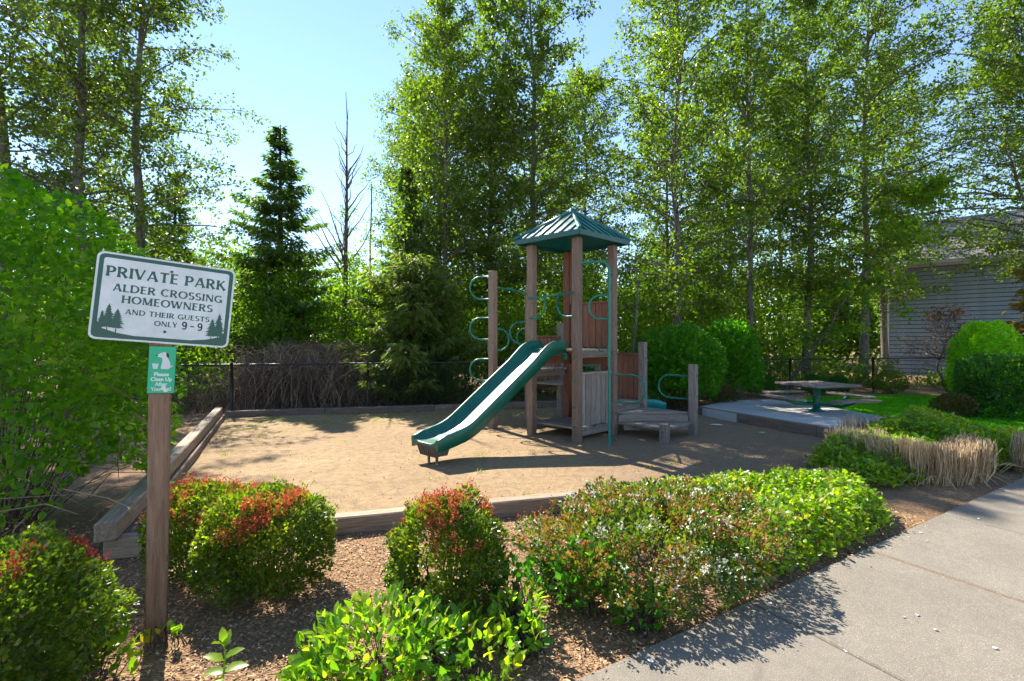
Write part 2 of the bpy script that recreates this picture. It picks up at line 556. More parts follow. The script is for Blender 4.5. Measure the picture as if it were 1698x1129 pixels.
t = NT('packed_sandy_dirt')
v = t.coords('Object')
a1 = t.noise(v, 0.55, 5, 0.6); a2 = t.noise(v, 9, 6, 0.7); a3 = t.noise(v, 90, 3, 0.8)
c = t.ramp(a1, [(0.3, (0.275, 0.178, 0.088)), (0.7, (0.375, 0.258, 0.137))])
c = t.mix(t.ramp(a2, [(0.35, (0.55, 0.55, 0.55)), (0.6, (0, 0, 0))]), c, (0.15, 0.095, 0.058))
c = t.mix(t.ramp(a3, [(0.55, (0, 0, 0)), (0.72, (0.6, 0.6, 0.6))]), c, (0.14, 0.085, 0.05))
# moss near the back timber and darker brown toward the right
sx = t.add('ShaderNodeSeparateXYZ'); t.ln(v, sx.inputs[0])
back = t.math('SUBTRACT', sx.outputs[1], t.math('MULTIPLY', sx.outputs[0], 0.232))
mband = t.ramp(t.math('MULTIPLY', t.math('SUBTRACT', back, 8.6), 0.25), [(0.25, (0, 0, 0)), (0.7, (1, 1, 1))])
mn = t.ramp(t.noise(v, 1.6, 5, 0.65, 0.5), [(0.46, (0, 0, 0)), (0.6, (0.75, 0.75, 0.75))])
c = t.mix(t.mix(1.0, mband, mn, 'MULTIPLY'), c, (0.21, 0.18, 0.035))
rt = t.ramp(t.math('MULTIPLY', t.math('ADD', sx.outputs[0], t.math('MULTIPLY', a1, 1.5)), 0.25), [(0.33, (0, 0, 0)), (0.62, (0.45, 0.45, 0.45))])
c = t.mix(rt, c, (0.135, 0.088, 0.062))
t.bump(t.math('ADD', t.math('ADD', a2, t.math('MULTIPLY', a3, 0.4)), t.math('MULTIPLY', t.noise(v, 3.0, 3), 1.5)), 0.7, 0.035)
M['dirt'] = t.set(Base_Color=c, Roughness=0.95)

t = NT('aged_concrete')
v = t.coords('Object', (1, 1, 1), rand=True)
a1 = t.noise(v, 1.2, 5, 0.65); a2 = t.noise(v, 160, 2, 0.7); a3 = t.noise(v, 14, 5, 0.7)
c = t.ramp(a1, [(0.3, (0.15, 0.127, 0.098)), (0.7, (0.215, 0.185, 0.145))])
c = t.mix(t.ramp(a2, [(0.36, (0.75, 0.75, 0.75)), (0.5, (0, 0, 0))]), c, (0.105, 0.095, 0.083))
c = t.mix(t.ramp(a2, [(0.58, (0, 0, 0)), (0.7, (0.6, 0.6, 0.6))]), c, (0.50, 0.47, 0.42))
c = t.mix(t.ramp(a3, [(0.52, (0, 0, 0)), (0.70, (0.5, 0.5, 0.5))]), c, (0.13, 0.115, 0.095))
a4 = t.noise(v, 3.2, 6, 0.75, 1.2)
c = t.mix(t.ramp(a4, [(0.30, (0.6, 0.6, 0.6)), (0.45, (0, 0, 0))]), c, (0.12, 0.105, 0.085))
c = t.mix(t.ramp(a4, [(0.60, (0, 0, 0)), (0.75, (0.35, 0.35, 0.35))]), c, (0.36, 0.33, 0.28))
t.bump(t.math('ADD', a2, a3), 0.35, 0.004)
M['concrete'] = t.set(Base_Color=c, Roughness=0.9)

t = NT('patio_concrete')
v = t.coords('Object')
a1 = t.noise(v, 0.8, 5, 0.65); a2 = t.noise(v, 60, 3, 0.7)
c = t.ramp(a1, [(0.3, (0.38, 0.38, 0.375)), (0.55, (0.50, 0.50, 0.485)), (0.66, (0.30, 0.28, 0.26))])
c = t.mix(t.math('MULTIPLY', a2, 0.4), c, (0.2, 0.19, 0.18))
t.bump(a2, 0.3, 0.004)
M['patio'] = t.set(Base_Color=c, Roughness=0.85)
M['rust_joint'] = plain_mat('rust_joint', (0.17, 0.075, 0.035), 0.9, 0, 0.4, 30)
t = NT('turf_soil'); v = t.coords('Object')
M['turf'] = t.set(Base_Color=t.ramp(t.noise(v, 3, 5), [(0.3, (0.04, 0.12, 0.008)), (0.7, (0.075, 0.20, 0.012))]), Roughness=0.95)

xs = np.unique(np.concatenate([np.linspace(-9, 9, 121), np.linspace(-60, -9, 40), np.linspace(9, 60, 60), [-400, -200, -110, 110, 200, 400]]))
ys = np.unique(np.concatenate([np.linspace(1, 16, 111), np.linspace(-40, 1, 30), np.linspace(16, 70, 40), [-400, -200, -90, 120, 200, 300, 600]]))
grid_sheet('ground', xs, ys, lambda x, y: gz(x, y) - 0.006, M['mulch'])

PLAY = [(-3.26, 3.79), (6.42, 6.56), (3.52, 12.75), (-6.45, 10.5)]
grid_sheet('play_area_dirt', np.linspace(-6.6, 6.6, 133), np.linspace(3.6, 13, 95),
           lambda x, y: gz(x, y) * (1 - 0) + 0.004 + 0.02 * smooth(0.0, 1.0, 0.5 + 0.5 * np.sin(x * 0.9 + 1) * np.sin(y * 0.8)) - 0.13 * smooth(0.05, 0.2, (x - RA[0]) * RN[0] + (y - RA[1]) * RN[1]) * smooth(6.2, 7.8, y),
           M['dirt'], in_poly(PLAY))

# sidewalk, slab by slab
SW0, SWU, SWN = np.array([0.366, 2.413]), np.array([0.866, 0.5]), np.array([0.5, -0.866])
walk = tag(link('sidewalk', mesh_np('sidewalk', np.array([[*(SW0 + SWU * s + SWN * w), -0.02] for s, w in ((-7, 0.03), (24, 0.03), (24, 2.55), (-7, 2.55))]), [np.array([[3, 2, 1, 0]])], M['mulch'])), kind='structure')
for k in range(-4, 14):
    s0 = 2.94 + 1.56 * k + (0.012 if k == 0 else 0.006)
    s1 = 2.94 + 1.56 * (k + 1) - (0.012 if k == -1 else 0.006)
    a = SW0 + SWU * s0 + SWN * 1.3; b = SW0 + SWU * s1 + SWN * 1.3
    board('concrete_slab', (a[0], a[1], -0.025), (b[0], b[1], -0.025), 2.6, 0.11, M['concrete'], walk, bev=0.012)
a = SW0 + SWU * 2.94 + SWN * 0.01; b = SW0 + SWU * 2.94 + SWN * 2.59
board('expansion_joint', (a[0], a[1], -0.03), (b[0], b[1], -0.03), 0.0236, 0.106, M['rust_joint'], walk, bev=0.001)


def strip(name, w0, w1, z0, z1, mat):
    c_ = [SW0 + SWU * s_ + SWN * w_ for s_, w_ in ((-40, w0), (60, w0), (60, w1), (-40, w1))]
    V = [(p[0], p[1], z0) for p in c_] + [(p[0], p[1], z1) for p in c_]
    me = pyd(name, V, [(4, 7, 6, 5), (0, 1, 5, 4), (1, 2, 6, 5), (2, 3, 7, 6), (3, 0, 4, 7)], mat)
    return tag(link(name, me), kind='structure')


M['bounce_street'] = plain_mat('bounce_street_concrete', (0.36, 0.345, 0.315), 0.9, 0, 0.12, 2.0, 0.2)  # unseen roadway and edging behind the camera, added to bounce fill light
strip('bounce_kerb', 2.62, 2.78, -0.2, 0.028, M['concrete'])
strip('bounce_street', 2.781, 13.5, -0.2, 0.012, M['bounce_street'])


def prism(name, poly, z0, z1, mat, parent=None, ch=0.0):
    n = len(poly)
    V = [(x, y, z0) for x, y in poly] + [(x, y, z1) for x, y in poly]
    F = [tuple(range(n - 1, -1, -1)), tuple(range(n, 2 * n))] + [(i, (i + 1) % n, n + (i + 1) % n, n + i) for i in range(n)]
    return link(name, pyd(name, V, F, mat), parent)


PATIO = [(6.25, 7.15), (7.35, 8.2), (7.6, 9.6), (7.5, 11.0), (6.9, 12.5), (5.7, 12.3), (4.36, 11.05), (4.44, 10.75)]
tag(prism('patio', PATIO, -0.02, 0.185, M['patio']), kind='structure')

LAWN = [(7.42, 8.0), (7.66, 9.6), (7.56, 11.0), (7.1, 12.35), (8.3, 13.1), (9.6, 13.5), (11.2, 13.75), (12.8, 13.6), (14.2, 12.6), (14.5, 10.0), (13.0, 8.0), (10.0, 7.5)]
grid_sheet('lawn', np.linspace(7.0, 14.6, 80), np.linspace(7.4, 13.9, 70), lambda x, y: gz(x, y) + 0.02, M['turf'], in_poly(LAWN))

# timber edging of the play area
rw = random.Random(5)


def timber_run(name, label, a, b, pieces, z0, h, w, mat, ref=None):
    th = thing(name, label, 'timber', (a[0], a[1], z0), 'timber edging round the play area')
    a = Vector(a); b = Vector(b); L = (b - a).length; u = (b - a) / L
    s = 0.0
    for i, f in enumerate(pieces):
        e = s + f * L
        p, q = a + u * (s + 0.004), a + u * (e - 0.004)
        dz = rw.uniform(-0.006, 0.006)
        board('timber', (p.x, p.y, z0 + h / 2 + dz), (q.x, q.y, z0 + h / 2 + rw.uniform(-0.006, 0.006)), w, h, mat, th, bev=0.012, jit=0.003, rng=rw)
        s = e
    return th


n_f = Vector((-0.274, 0.962))
timber_run('timber_edging', 'long front timber edging behind the red tipped bushes', (-3.26 + 0.07 * n_f.x, 3.73 + 0.07 * n_f.y), (6.45, 6.56), (0.25, 0.25, 0.25, 0.25), -0.01, 0.165, 0.14, M['wood_edge'])
th = thing('timber_edging', 'slanting left timber edging lying behind the sign post', 'timber', (-3.2, 3.8, 0), 'timber edging round the play area')
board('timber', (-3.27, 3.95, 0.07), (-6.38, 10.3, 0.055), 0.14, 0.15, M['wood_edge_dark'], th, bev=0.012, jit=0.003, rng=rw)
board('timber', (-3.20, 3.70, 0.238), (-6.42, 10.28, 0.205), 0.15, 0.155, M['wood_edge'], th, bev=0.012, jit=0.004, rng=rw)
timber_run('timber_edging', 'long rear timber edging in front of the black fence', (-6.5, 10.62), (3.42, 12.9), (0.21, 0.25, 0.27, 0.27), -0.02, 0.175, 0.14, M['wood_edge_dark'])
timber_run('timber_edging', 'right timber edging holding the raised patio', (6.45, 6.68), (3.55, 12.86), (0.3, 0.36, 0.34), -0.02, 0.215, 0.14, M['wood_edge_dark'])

# ------------------------------------------------------------------ chain link fence
def fy(x): return 10.95 + 0.212 * (x + 6.54)


fence = thing('chain_link_fence', 'black chain link fence along the back of the playground', 'fence', (-6.54, fy(-6.54), 0))
FX0, FX1 = -12.5, 27.0
du = Vector((1, 0.212, 0)).normalized()
px_ = [-6.54 + 2.98 * k for k in range(-2, 12)]
for x in px_:
    me = tube_mesh('post', [(0, 0, 0), (0, 0, 1.20)], 0.032, 8, M['black_steel'])
    link('post', me, fence, Matrix.Translation((x, fy(x), 0)))
    capm = tube_mesh('post_cap', [(0, 0, 1.20), (0, 0, 1.225), (0, 0, 1.24)], [0.036, 0.034, 0.01], 8, M['black_steel'])
    link('post_cap', capm, fence, Matrix.Translation((x, fy(x), 0)))
for x0, x1 in zip(px_[:-1], px_[1:]):
    me = tube_mesh('top_rail', [(x0, fy(x0), 1.185), (x1, fy(x1), 1.185)], 0.022, 6, M['black_steel'], cap=False)
    link('top_rail', me, fence)
A, B = [], []
Lf = (px_[-1] - px_[0]) / du.x
hh = 1.13; p0 = np.array([px_[0], fy(px_[0])]) + np.array([0.05, -0.2]) * 0.15; dd = np.array([du.x, du.y])
for s in np.arange(-hh, Lf, 0.066):
    for sg in (1, -1):
        s0, s1 = s, s + hh
        za, zb = (0.04, 0.04 + hh) if sg > 0 else (0.04 + hh, 0.04)
        if s0 < 0:
            f = (0 - s0) / hh; za = za + (zb - za) * f; s0 = 0
        if s1 > Lf:
            f = (Lf - s0) / (s1 - s0); zb = za + (zb - za) * f; s1 = Lf
        A.append((*(p0 + dd * s0), za)); B.append((*(p0 + dd * s1), zb))
V, F = segs(np.array(A), np.array(B), 0.0024, 0.0024, 3)
tag(link('chain_link_mesh', mesh_np('chain_link_mesh', V, [F], M['black_steel']), fence), kind='stuff')

# ------------------------------------------------------------------ house behind the right side
HC = Vector((18.1, 23.0, 0)); HU = Vector((0.76, -0.65, 0)).normalized(); HB = Vector((0.65, 0.76, 0)).normalized()
M['siding'] = plain_mat('grey_blue_siding', (0.21, 0.27, 0.335), 0.6, 0, 0.12, 4)
M['shingle'] = None
t = NT('grey_shingles')
v = t.coords('Object')
br = t.add('ShaderNodeTexBrick'); br.inputs['Scale'].default_value = 4.0
br.inputs['Color1'].default_value = (0.15, 0.14, 0.145, 1); br.inputs['Color2'].default_value = (0.22, 0.205, 0.21, 1)
br.inputs['Mortar'].default_value = (0.07, 0.065, 0.065, 1); br.inputs['Mortar Size'].default_value = 0.02
t.ln(v, br.inputs['Vector'])
t.bump(br.outputs['Fac'], -0.6, 0.01)
M['shingle'] = t.set(Base_Color=br.outputs['Color'], Roughness=0.9)
M['trim'] = plain_mat('pale_trim', (0.5, 0.52, 0.53), 0.5)
house = thing('house', 'grey blue house with lap siding behind the right fence', 'house', tuple(HC))
HL, HD, HE = 14.0, 9.0, 5.55
MH = Matrix(((HU.x, HB.x, 0, HC.x), (HU.y, HB.y, 0, HC.y), (0, 0, 1, 0), (0, 0, 0, 1)))


def hbox(name, x0, x1, y0, y1, z0, z1, mat, parent):
    V = [(x0, y0, z0), (x1, y0, z0), (x1, y1, z0), (x0, y1, z0), (x0, y0, z1), (x1, y0, z1), (x1, y1, z1), (x0, y1, z1)]
    return link(name, pyd(name, V, [tuple(reversed(f)) if False else f for f in [(3, 2, 1, 0), (4, 5, 6, 7), (0, 1, 5, 4), (1, 2, 6, 5), (2, 3, 7, 6), (3, 0, 4, 7)]], mat), parent, MH)


M['gap_shade'] = plain_mat('siding_gap_shade', (0.05, 0.055, 0.06), 0.8)  # dark colour paints the shadow lines in the gaps between siding boards
hwall = hbox('wall', 0, HL, 0, HD, -0.2, HE, M['gap_shade'], house)
ex = 0.19
_sb = None
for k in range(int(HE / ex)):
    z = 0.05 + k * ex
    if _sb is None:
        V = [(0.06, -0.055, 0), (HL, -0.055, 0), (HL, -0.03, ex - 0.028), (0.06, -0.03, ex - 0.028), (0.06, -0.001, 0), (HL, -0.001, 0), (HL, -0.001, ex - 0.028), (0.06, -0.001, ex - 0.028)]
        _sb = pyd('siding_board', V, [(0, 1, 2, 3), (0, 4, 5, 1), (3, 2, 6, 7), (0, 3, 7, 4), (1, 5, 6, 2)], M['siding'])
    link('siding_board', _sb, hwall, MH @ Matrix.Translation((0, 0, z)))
hbox('corner_board', -0.02, 0.10, -0.045, 0.1, -0.1, HE - 0.05, M['trim'], house)
hbox('downspout', 0.22, 0.30, -0.15, -0.07, 0.0, HE - 0.37, M['trim'], house)
hr = 2.5; rp = HD / 2
roofM = M['shingle']
V = [(-0.35, -0.5, HE - 0.33 + 0.05), (HL, -0.5, HE - 0.33 + 0.05), (HL, rp, HE + hr), (-0.35, rp, HE + hr), (-0.35, HD + 0.5, HE - 0.28), (HL, HD + 0.5, HE - 0.28)]
V += [(x, y, z + 0.14) for x, y, z in V]
rf = link('roof', pyd('roof', V, [(0, 3, 2, 1), (3, 4, 5, 2), (6, 7, 8, 9), (9, 8, 11, 10), (0, 1, 7, 6), (4, 10, 11, 5), (0, 6, 9, 3), (3, 9, 10, 4), (1, 2, 8, 7), (2, 5, 11, 8)], roofM), house, MH)
hbox('gutter', -0.35, HL, -0.62, -0.502, HE - 0.30, HE - 0.17, M['trim'], house)
hbox('soffit', -0.30, HL, -0.495, 0.0, HE - 0.36, HE - 0.31, M['trim'], house)
V = [(-0.03, 0.0, HE), (-0.03, HD, HE), (-0.03, rp, HE + hr - 0.1)]
link('gable', pyd('gable', V, [(0, 2, 1)], M['siding']), house, MH)

# ------------------------------------------------------------------ play structure
E1 = Vector((0.745, 0.667, 0)); E2 = Vector((-0.745, 0.667, 0)); F0 = Vector((1.11, 8.0, 0))


def gp(i, j, z=0.0): return F0 + E1 * i + E2 * j + Vector((0, 0, z))


play = thing('play_structure', 'wooden playground climbing tower with green roof and green slide', 'playground', tuple(gp(0.5, 0.5)))
PWD = 0.135


def bolt(parent, p, nrm_v, big=True, mat='bolt'):
    n = Vector(nrm_v).normalized()
    r = 0.02 if big else 0.012
    P = [Vector(p) + n * (-0.004), Vector(p) + n * 0.010, Vector(p) + n * 0.016]
    me = tube_mesh('bolt', [tuple(q) for q in P], [r, r, r * 0.6], 8, M[mat])
    return link('bolt', me, parent)


posts = {}
spec = {'F': (0, 0, 3.50), 'R': (1, 0, 3.50), 'L': (0, 1, 3.50), 'B': (1, 1, 3.50), 'S': (1, -1, 0.33), 'T': (2, -1, 1.31),
        'U': (2, 0, 1.72), 'V': (2, 1, 1.52), 'W': (2, 2, 2.15), 'P': (1, 2, 2.92), 'Q': (0, 2, 3.13)}
for k, (i, j, zt) in spec.items():
    m = M['wood_red'] if k in 'B' else (M['wood_grey'] if k in 'STUVW' else M['wood_post'])
    posts[k] = board('post', tuple(gp(i, j, -0.25)), tuple(gp(i, j, zt)), PWD, PWD, m, play, up=tuple(E2), bev=0.007)
fE1 = -E1; fE2 = -E2
hw = PWD / 2
for z in (1.45, 1.05, 0.62, 0.28): bolt(posts['F'], gp(0, 0, z) + fE1 * hw + E2 * 0.0, fE1)
for z in (0.30,): bolt(posts['L'], gp(0, 1, z) + fE1 * hw, fE1, False, 'zinc')
for z in (2.05, 1.55, 1.0, 0.42): bolt(posts['R'], gp(1, 0, z) + fE2 * hw, fE2, True)
bolt(posts['S'], gp(1, -1, 0.2) + fE1 * hw, fE1)
for z in (1.1, 0.72, 0.45): bolt(posts['T'], gp(2, -1, z) + fE2 * hw, fE2, True)
for z in (1.35, 0.95): bolt(posts['T'], gp(2, -1, z - 0.2) + fE1 * hw, fE1, False, 'zinc')
for z in (1.4, 1.0): bolt(posts['U'], gp(2, 0, z) + fE2 * hw, fE2)
for z in (2.75, 2.3, 1.75, 1.3, 0.9): bolt(posts['Q'], gp(0, 2, z) + fE2 * hw, fE2, False, 'zinc')
for z in (1.7, 1.1, 0.7): bolt(posts['B'], gp(1, 1, z) + fE1 * hw, fE1, False, 'zinc')
link('backing_board', bevel_box(1.05, 0.09, 0.04, 0.004, M['wood_red']), posts['B'], frame(tuple(gp(1, 1, 2.45) + fE2 * (hw + 0.021)), tuple(gp(1, 1, 3.5) + fE2 * (hw + 0.021)), tuple(E2)))

rp_ = random.Random(11)


def square_deck(i, j, z, mat, n=7):
    """planks run along E2 over two beams."""
    g = 0.006
    d = board('deck', tuple(gp(i + 0.075, j + 0.02, z - 0.095)), tuple(gp(i + 0.925, j + 0.02, z - 0.095)), 0.038, 0.11, mat, play)
    board('joist', tuple(gp(i + 0.075, j + 0.98, z - 0.095)), tuple(gp(i + 0.925, j + 0.98, z - 0.095)), 0.038, 0.11, mat, d)
    w = 0.86 / n
    for k in range(n):
        u = i + 0.07 + w * (k + 0.5)
        o = rp_.uniform(-0.008, 0.008)
        board('plank', tuple(gp(u, j - 0.035 + o, z - 0.02)), tuple(gp(u, j + 1.035 + o, z - 0.02)), w - g, 0.038, mat, d, bev=0.004)


def tri_deck(a, b, c, z, n, mat, riser=True):
    """strips parallel to a-b, shrinking to c"""
    a, b, c = Vector(a), Vector(b), Vector(c)
    t_end = 0.93
    d = None
    for k in range(n):
        t0, t1 = t_end * k / n, t_end * (k + 1) / n - 0.008
        poly = [a + (c - a) * t0, b + (c - b) * t0, b + (c - b) * t1, a + (c - a) * t1]
        poly = [(p.x, p.y) for p in poly]
        if (poly[1][0] - poly[0][0]) * (poly[2][1] - poly[0][1]) - (poly[1][1] - poly[0][1]) * (poly[2][0] - poly[0][0]) < 0: poly.reverse()
        if d is None:
            u = (b - a).normalized(); nn = (c - (a + b) / 2).normalized()
            p, q = a + u * 0.1 + nn * 0.03, b - u * 0.1 + nn * 0.03
            d = board('step_deck', (p.x, p.y, z - 0.095), (q.x, q.y, z - 0.095), 0.036, 0.11, mat, play)
        prism('plank', poly, z - 0.038, z, mat, d)
    return d


square_deck(0, 0, 1.60, M['wood_grey'])
square_deck(0, 0, 0.25, M['wood_grey'])
square_deck(0, 1, 1.22, M['wood_grey'])
square_deck(1, 1, 0.87, M['wood_grey'])
square_deck(1, 0, 0.57, M['wood_grey'])
dR, dT = gp(1, 0), gp(2, -1)
hyp = (dT - dR).normalized()
tri_deck(dR + hyp * 0.1, dT - hyp * 0.0, gp(1, -1) + Vector((0, 0.0, 0)), 0.25, 5, M['wood_grey'])
tri_deck(dR + hyp * 0.08 + Vector((0, 0.03, 0)), dT - hyp * 0.08 + Vector((0, 0.03, 0)), gp(2, 0), 0.43, 5, M['wood_grey'])


def panel(a, b, z0, z1, n, mat, off, cap=True, name='barrier_panel'):
    """vertical slats between posts a and b, pushed by off."""
    a, b = Vector(a) + Vector(off), Vector(b) + Vector(off)
    u = (b - a).normalized(); L = (b - a).length
    s0, s1 = hw + 0.004, L - hw - 0.004
    nn = Vector((u.y, -u.x, 0))
    zr = z1 + 0.02
    p, q = a + u * s0, a + u * s1
    pn = board(name, (p.x, p.y, zr), (q.x, q.y, zr), 0.09, 0.034, mat, play)
    w = (s1 - s0) / n
    for k in range(n):
        c_ = a + u * (s0 + w * (k + 0.5)) + nn * rp_.uniform(-0.003, 0.003)
        board('slat', (c_.x, c_.y, z0 + rp_.uniform(-0.004, 0.004)), (c_.x, c_.y, z1), w - 0.014, 0.03, mat, pn, up=(nn.x, nn.y, 0), bev=0.004)
    for z in (z0 + 0.14, z1 - 0.14):
        p2, q2 = p + Vector((nn.x, nn.y, 0)) * -0.038, q + Vector((nn.x, nn.y, 0)) * -0.038
        board('rail', (p2.x, p2.y, z), (q2.x, q2.y, z), 0.036, 0.07, mat, pn)
    return pn


panel(gp(0, 0), gp(1, 0), 0.27, 1.16, 6, M['wood_grey'], (0, 0, 0))
panel(gp(1, 1), gp(1, 0), 1.62, 2.45, 6, M['wood_red'], (0, 0, 0))
panel(gp(2, 1), gp(2, 0), 0.52, 1.46, 7, M['wood_red'], (0, 0, 0))
panel(gp(1, 2), gp(2, 2), 0.90, 1.82, 7, M['wood_red'], (0, 0, 0))
# riser boards
for (i0, j0, i1, j1, z, h) in ((1, 0, 1, 1, 1.40, 0.2), (0, 1, 1, 1, 1.42, 0.2)):
    a, b = gp(i0, j0, z), gp(i1, j1, z)
    u = (b - a).normalized()
    p, q = a + u * (hw + 0.003), b - u * (hw + 0.003)
    board('riser_board', tuple(p), tuple(q), 0.034, h, M['wood_red'], play)
p, q = dR + hyp * 0.11, dT - hyp * 0.1
board('riser_board', (p.x, p.y, 0.317), (q.x, q.y, 0.317), 0.034, 0.125, M['wood_grey'], play)

# pipes
PR = 0.018


def arc_pts(c, r, a0, a1, ax, ay, n=7):
    return [c + ax * (r * math.cos(a0 + (a1 - a0) * k / n)) + ay * (r * math.sin(a0 + (a1 - a0) * k / n)) for k in range(n + 1)]


ZV = Vector((0, 0, 1))


def d_loop(name, p, d, out, zt, zb, parent=None):
    """D-shaped loop leaving a post at p in direction d."""
    d = Vector(d).normalized(); p = Vector(p)
    r = min((zt - zb) / 2, out * 0.62)
    path = [p + ZV * zt]
    path += arc_pts(p + d * (out - r) + ZV * (zt - r), r, math.pi / 2, 0, d, ZV, 6)
    path += arc_pts(p + d * (out - r) + ZV * (zb + r), r, 0, -math.pi / 2, d, ZV, 6)
    path += [p + ZV * zb]
    q = [path[0]]
    for v_ in path[1:]:
        if (v_ - q[-1]).length > 1e-3: q.append(v_)
    return link(name, tube_mesh(name, [tuple(x) for x in q], PR, 8, M['teal_pipe']), play)


Qp = gp(0, 2)
for zt, zb in ((3.02, 2.57), (2.20, 1.77), (1.38, 0.95)):
    d_loop('climbing_loop', Qp, (-1, 0.05, 0), 0.46, zt, zb)
for zt, zb in ((2.62, 2.25), (1.80, 1.43)):
    d_loop('climbing_loop', Qp, (-0.28, 1, 0), 0.42, zt, zb)
d_loop('climbing_loop', Qp, (1, 0.3, 0), 0.33, 1.98, 1.55)
Pp = gp(1, 2)
d_loop('climbing_loop', Pp, (-1, -0.25, 0), 0.42, 2.15, 1.68)
d_loop('climbing_loop', Pp, (-1, 0.6, 0), 0.30, 2.0, 1.60)


def pipe(name, pts, r=PR):
    return link(name, tube_mesh(name, [tuple(x) for x in pts], r, 8, M['teal_pipe']), play)


pipe('overhead_bar', [gp(0, 2, 2.80), gp(0.5, 2, 2.80), gp(1, 2, 2.72)])
# grab bar over the slide with two hooked braces
pipe('grab_bar', [gp(-0.0, 1, 2.52) + fE1 * 0.09, gp(0, 0.0, 2.56) + fE1 * 0.09], 0.019)
for j0, j1 in ((0.62, 0.97), (0.34, 0.03)):
    sgn = 1 if j1 > j0 else -1
    base = gp(0, j0, 0) + fE1 * 0.09
    dv = E2 * sgn
    r = 0.2
    path = [base + ZV * 2.53, base + ZV * (2.16 + r)] + arc_pts(base + dv * r + ZV * (2.16 + r), r, math.pi, 1.5 * math.pi, dv, ZV, 6) + [base + dv * (abs(j1 - j0)) + ZV * 2.16]
    pipe('hooked_brace', path)
# fire pole
fp = gp(0, 0) + Vector((0.50, -0.24, 0))
hd = (fp - gp(0, 0)).normalized()
path = [gp(0, 0, 3.07) + hd * 0.03] + arc_pts(fp - hd * 0.16 + ZV * (3.07 - 0.16), 0.16, math.pi / 2, 0, hd, ZV, 6) + [fp + ZV * 1.2, fp - ZV * 0.1]
pipe('fire_pole', path, 0.023)
d_loop('pole_loop', fp, (-1, 0.25, 0), 0.34, 2.50, 2.11)
pipe('pole_brace', [gp(1, 0, 2.95) - E1 * 0.05, fp + ZV * 2.9])
pipe('pole_brace', [gp(1, 0, 1.50) - E1 * 0.05, fp + ZV * 1.50])
d_loop('hand_rail', gp(1, 0) + fE2 * 0.05, fE2, 0.60, 1.13, 0.62)
d_loop('hand_rail', gp(2, -1) + E2 * 0.05, E2, 0.62, 1.09, 0.66)
d_loop('hand_rail', gp(2, 1) + fE2 * 0.05, (-0.9, -0.35, 0), 0.5, 1.45, 1.22)

# slide
SD = -E1
top = (gp(0, 0.5) + SD * 0.02)


def slide_mesh(path, section, name, mat, smooth=True):
    """path: list of (pos, side, up, wallscale)"""
    V, F = [], []
    n = len(section)
    for p, s, u, ws in path:
        for (x, y) in section:
            yy = y * ws if y > 0.03 else y
            V.append(p + s * x + u * yy)
    for i in range(len(path) - 1):
        for k in range(n):
            a, c2 = i * n + k, i * n + (k + 1) % n
            F.append((a, c2, c2 + n, a + n))
    F.append(tuple(range(n - 1, -1, -1)))
    F.append(tuple(range((len(path) - 1) * n, len(path) * n)))
    me = pyd(name, V, F, mat)
    for p in me.polygons: p.use_smooth = len(p.vertices) == 4
    return me


def section(hwid, wall):
    L = [(-hwid - 0.045, -0.085), (-hwid - 0.055, wall * 0.85), (-hwid - 0.045, wall * 0.98), (-hwid - 0.022, wall), (-hwid - 0.004, wall * 0.95), (-hwid + 0.008, wall * 0.55),
         (-hwid + 0.025, 0.05), (-hwid + 0.06, 0.012), (-hwid + 0.12, 0.0)]
    Rr = [(-x, y) for x, y in reversed(L)]
    return L + Rr + [(hwid + 0.028, -0.085), (hwid - 0.03, -0.03), (-hwid + 0.03, -0.03), (-hwid - 0.028, -0.085)]


def zprof(s):
    z_top, z_end = 1.60, 0.10
    if s < 0.12: return z_top
    a, b = 0.12, 2.28
    f = (s - a) / (b - a)
    if f <= 1:
        lin = z_top + (z_end - z_top) * f
        e = 0.16
        if f < e: lin = z_top - (z_top - z_end) * (f * f) / (2 * e) - 0
        else: lin = z_top - (z_top - z_end) * (f - e / 2)
        if f > 0.80: 
            g = (f - 0.80) / 0.20
            lin = lin + (z_top - z_end) * (0.20 * g * g * 0.40)
        return lin
    return None


path = []
ss = [0, 0.06, 0.12] + list(np.linspace(0.18, 2.28, 36))
zs = [zprof(s) for s in ss]
ze = zs[-1]
for s in np.linspace(2.32, 2.62, 8):
    ss.append(s); zs.append(ze - 0.05 * (1 - math.exp(-(s - 2.28) * 7)))
side = E2.normalized()
for i, (s, z) in enumerate(zip(ss, zs)):
    i0, i1 = max(0, i - 1), min(len(ss) - 1, i + 1)
    tv = (SD * (ss[i1] - ss[i0]) + ZV * (zs[i1] - zs[i0])).normalized()
    up = side.cross(tv) if side.cross(tv).z > 0 else tv.cross(side)
    ws = 1.0
    if s < 0.7: ws = 1.0 + 0.25 * math.sin(math.pi * min(1, s / 0.7))
    if s > 2.45: ws = 1.0 - 0.45 * (s - 2.45) / 0.17
    path.append((top + SD * s + ZV * (z + 0.02), side, up, ws))
slide = link('slide', slide_mesh(path, section(0.245, 0.12), 'slide', M['teal']), play)
e_ = top + SD * 2.48
zb_ = zs[-4]
V = []
for (z, w, d0, d1) in ((zb_ - 0.012, 0.20, -0.16, 0.13), (zb_ - 0.175, 0.165, -0.12, 0.09)):
    for x, y in ((-w, d0), (w, d0), (w, d1), (-w, d1)):
        V.append(e_ + side * x + SD * y + ZV * z)
link('slide_foot', pyd('slide_foot', V, [(3, 2, 1, 0), (4, 5, 6, 7), (0, 1, 5, 4), (1, 2, 6, 5), (2, 3, 7, 6), (3, 0, 4, 7)], M['foot_grey']), slide)
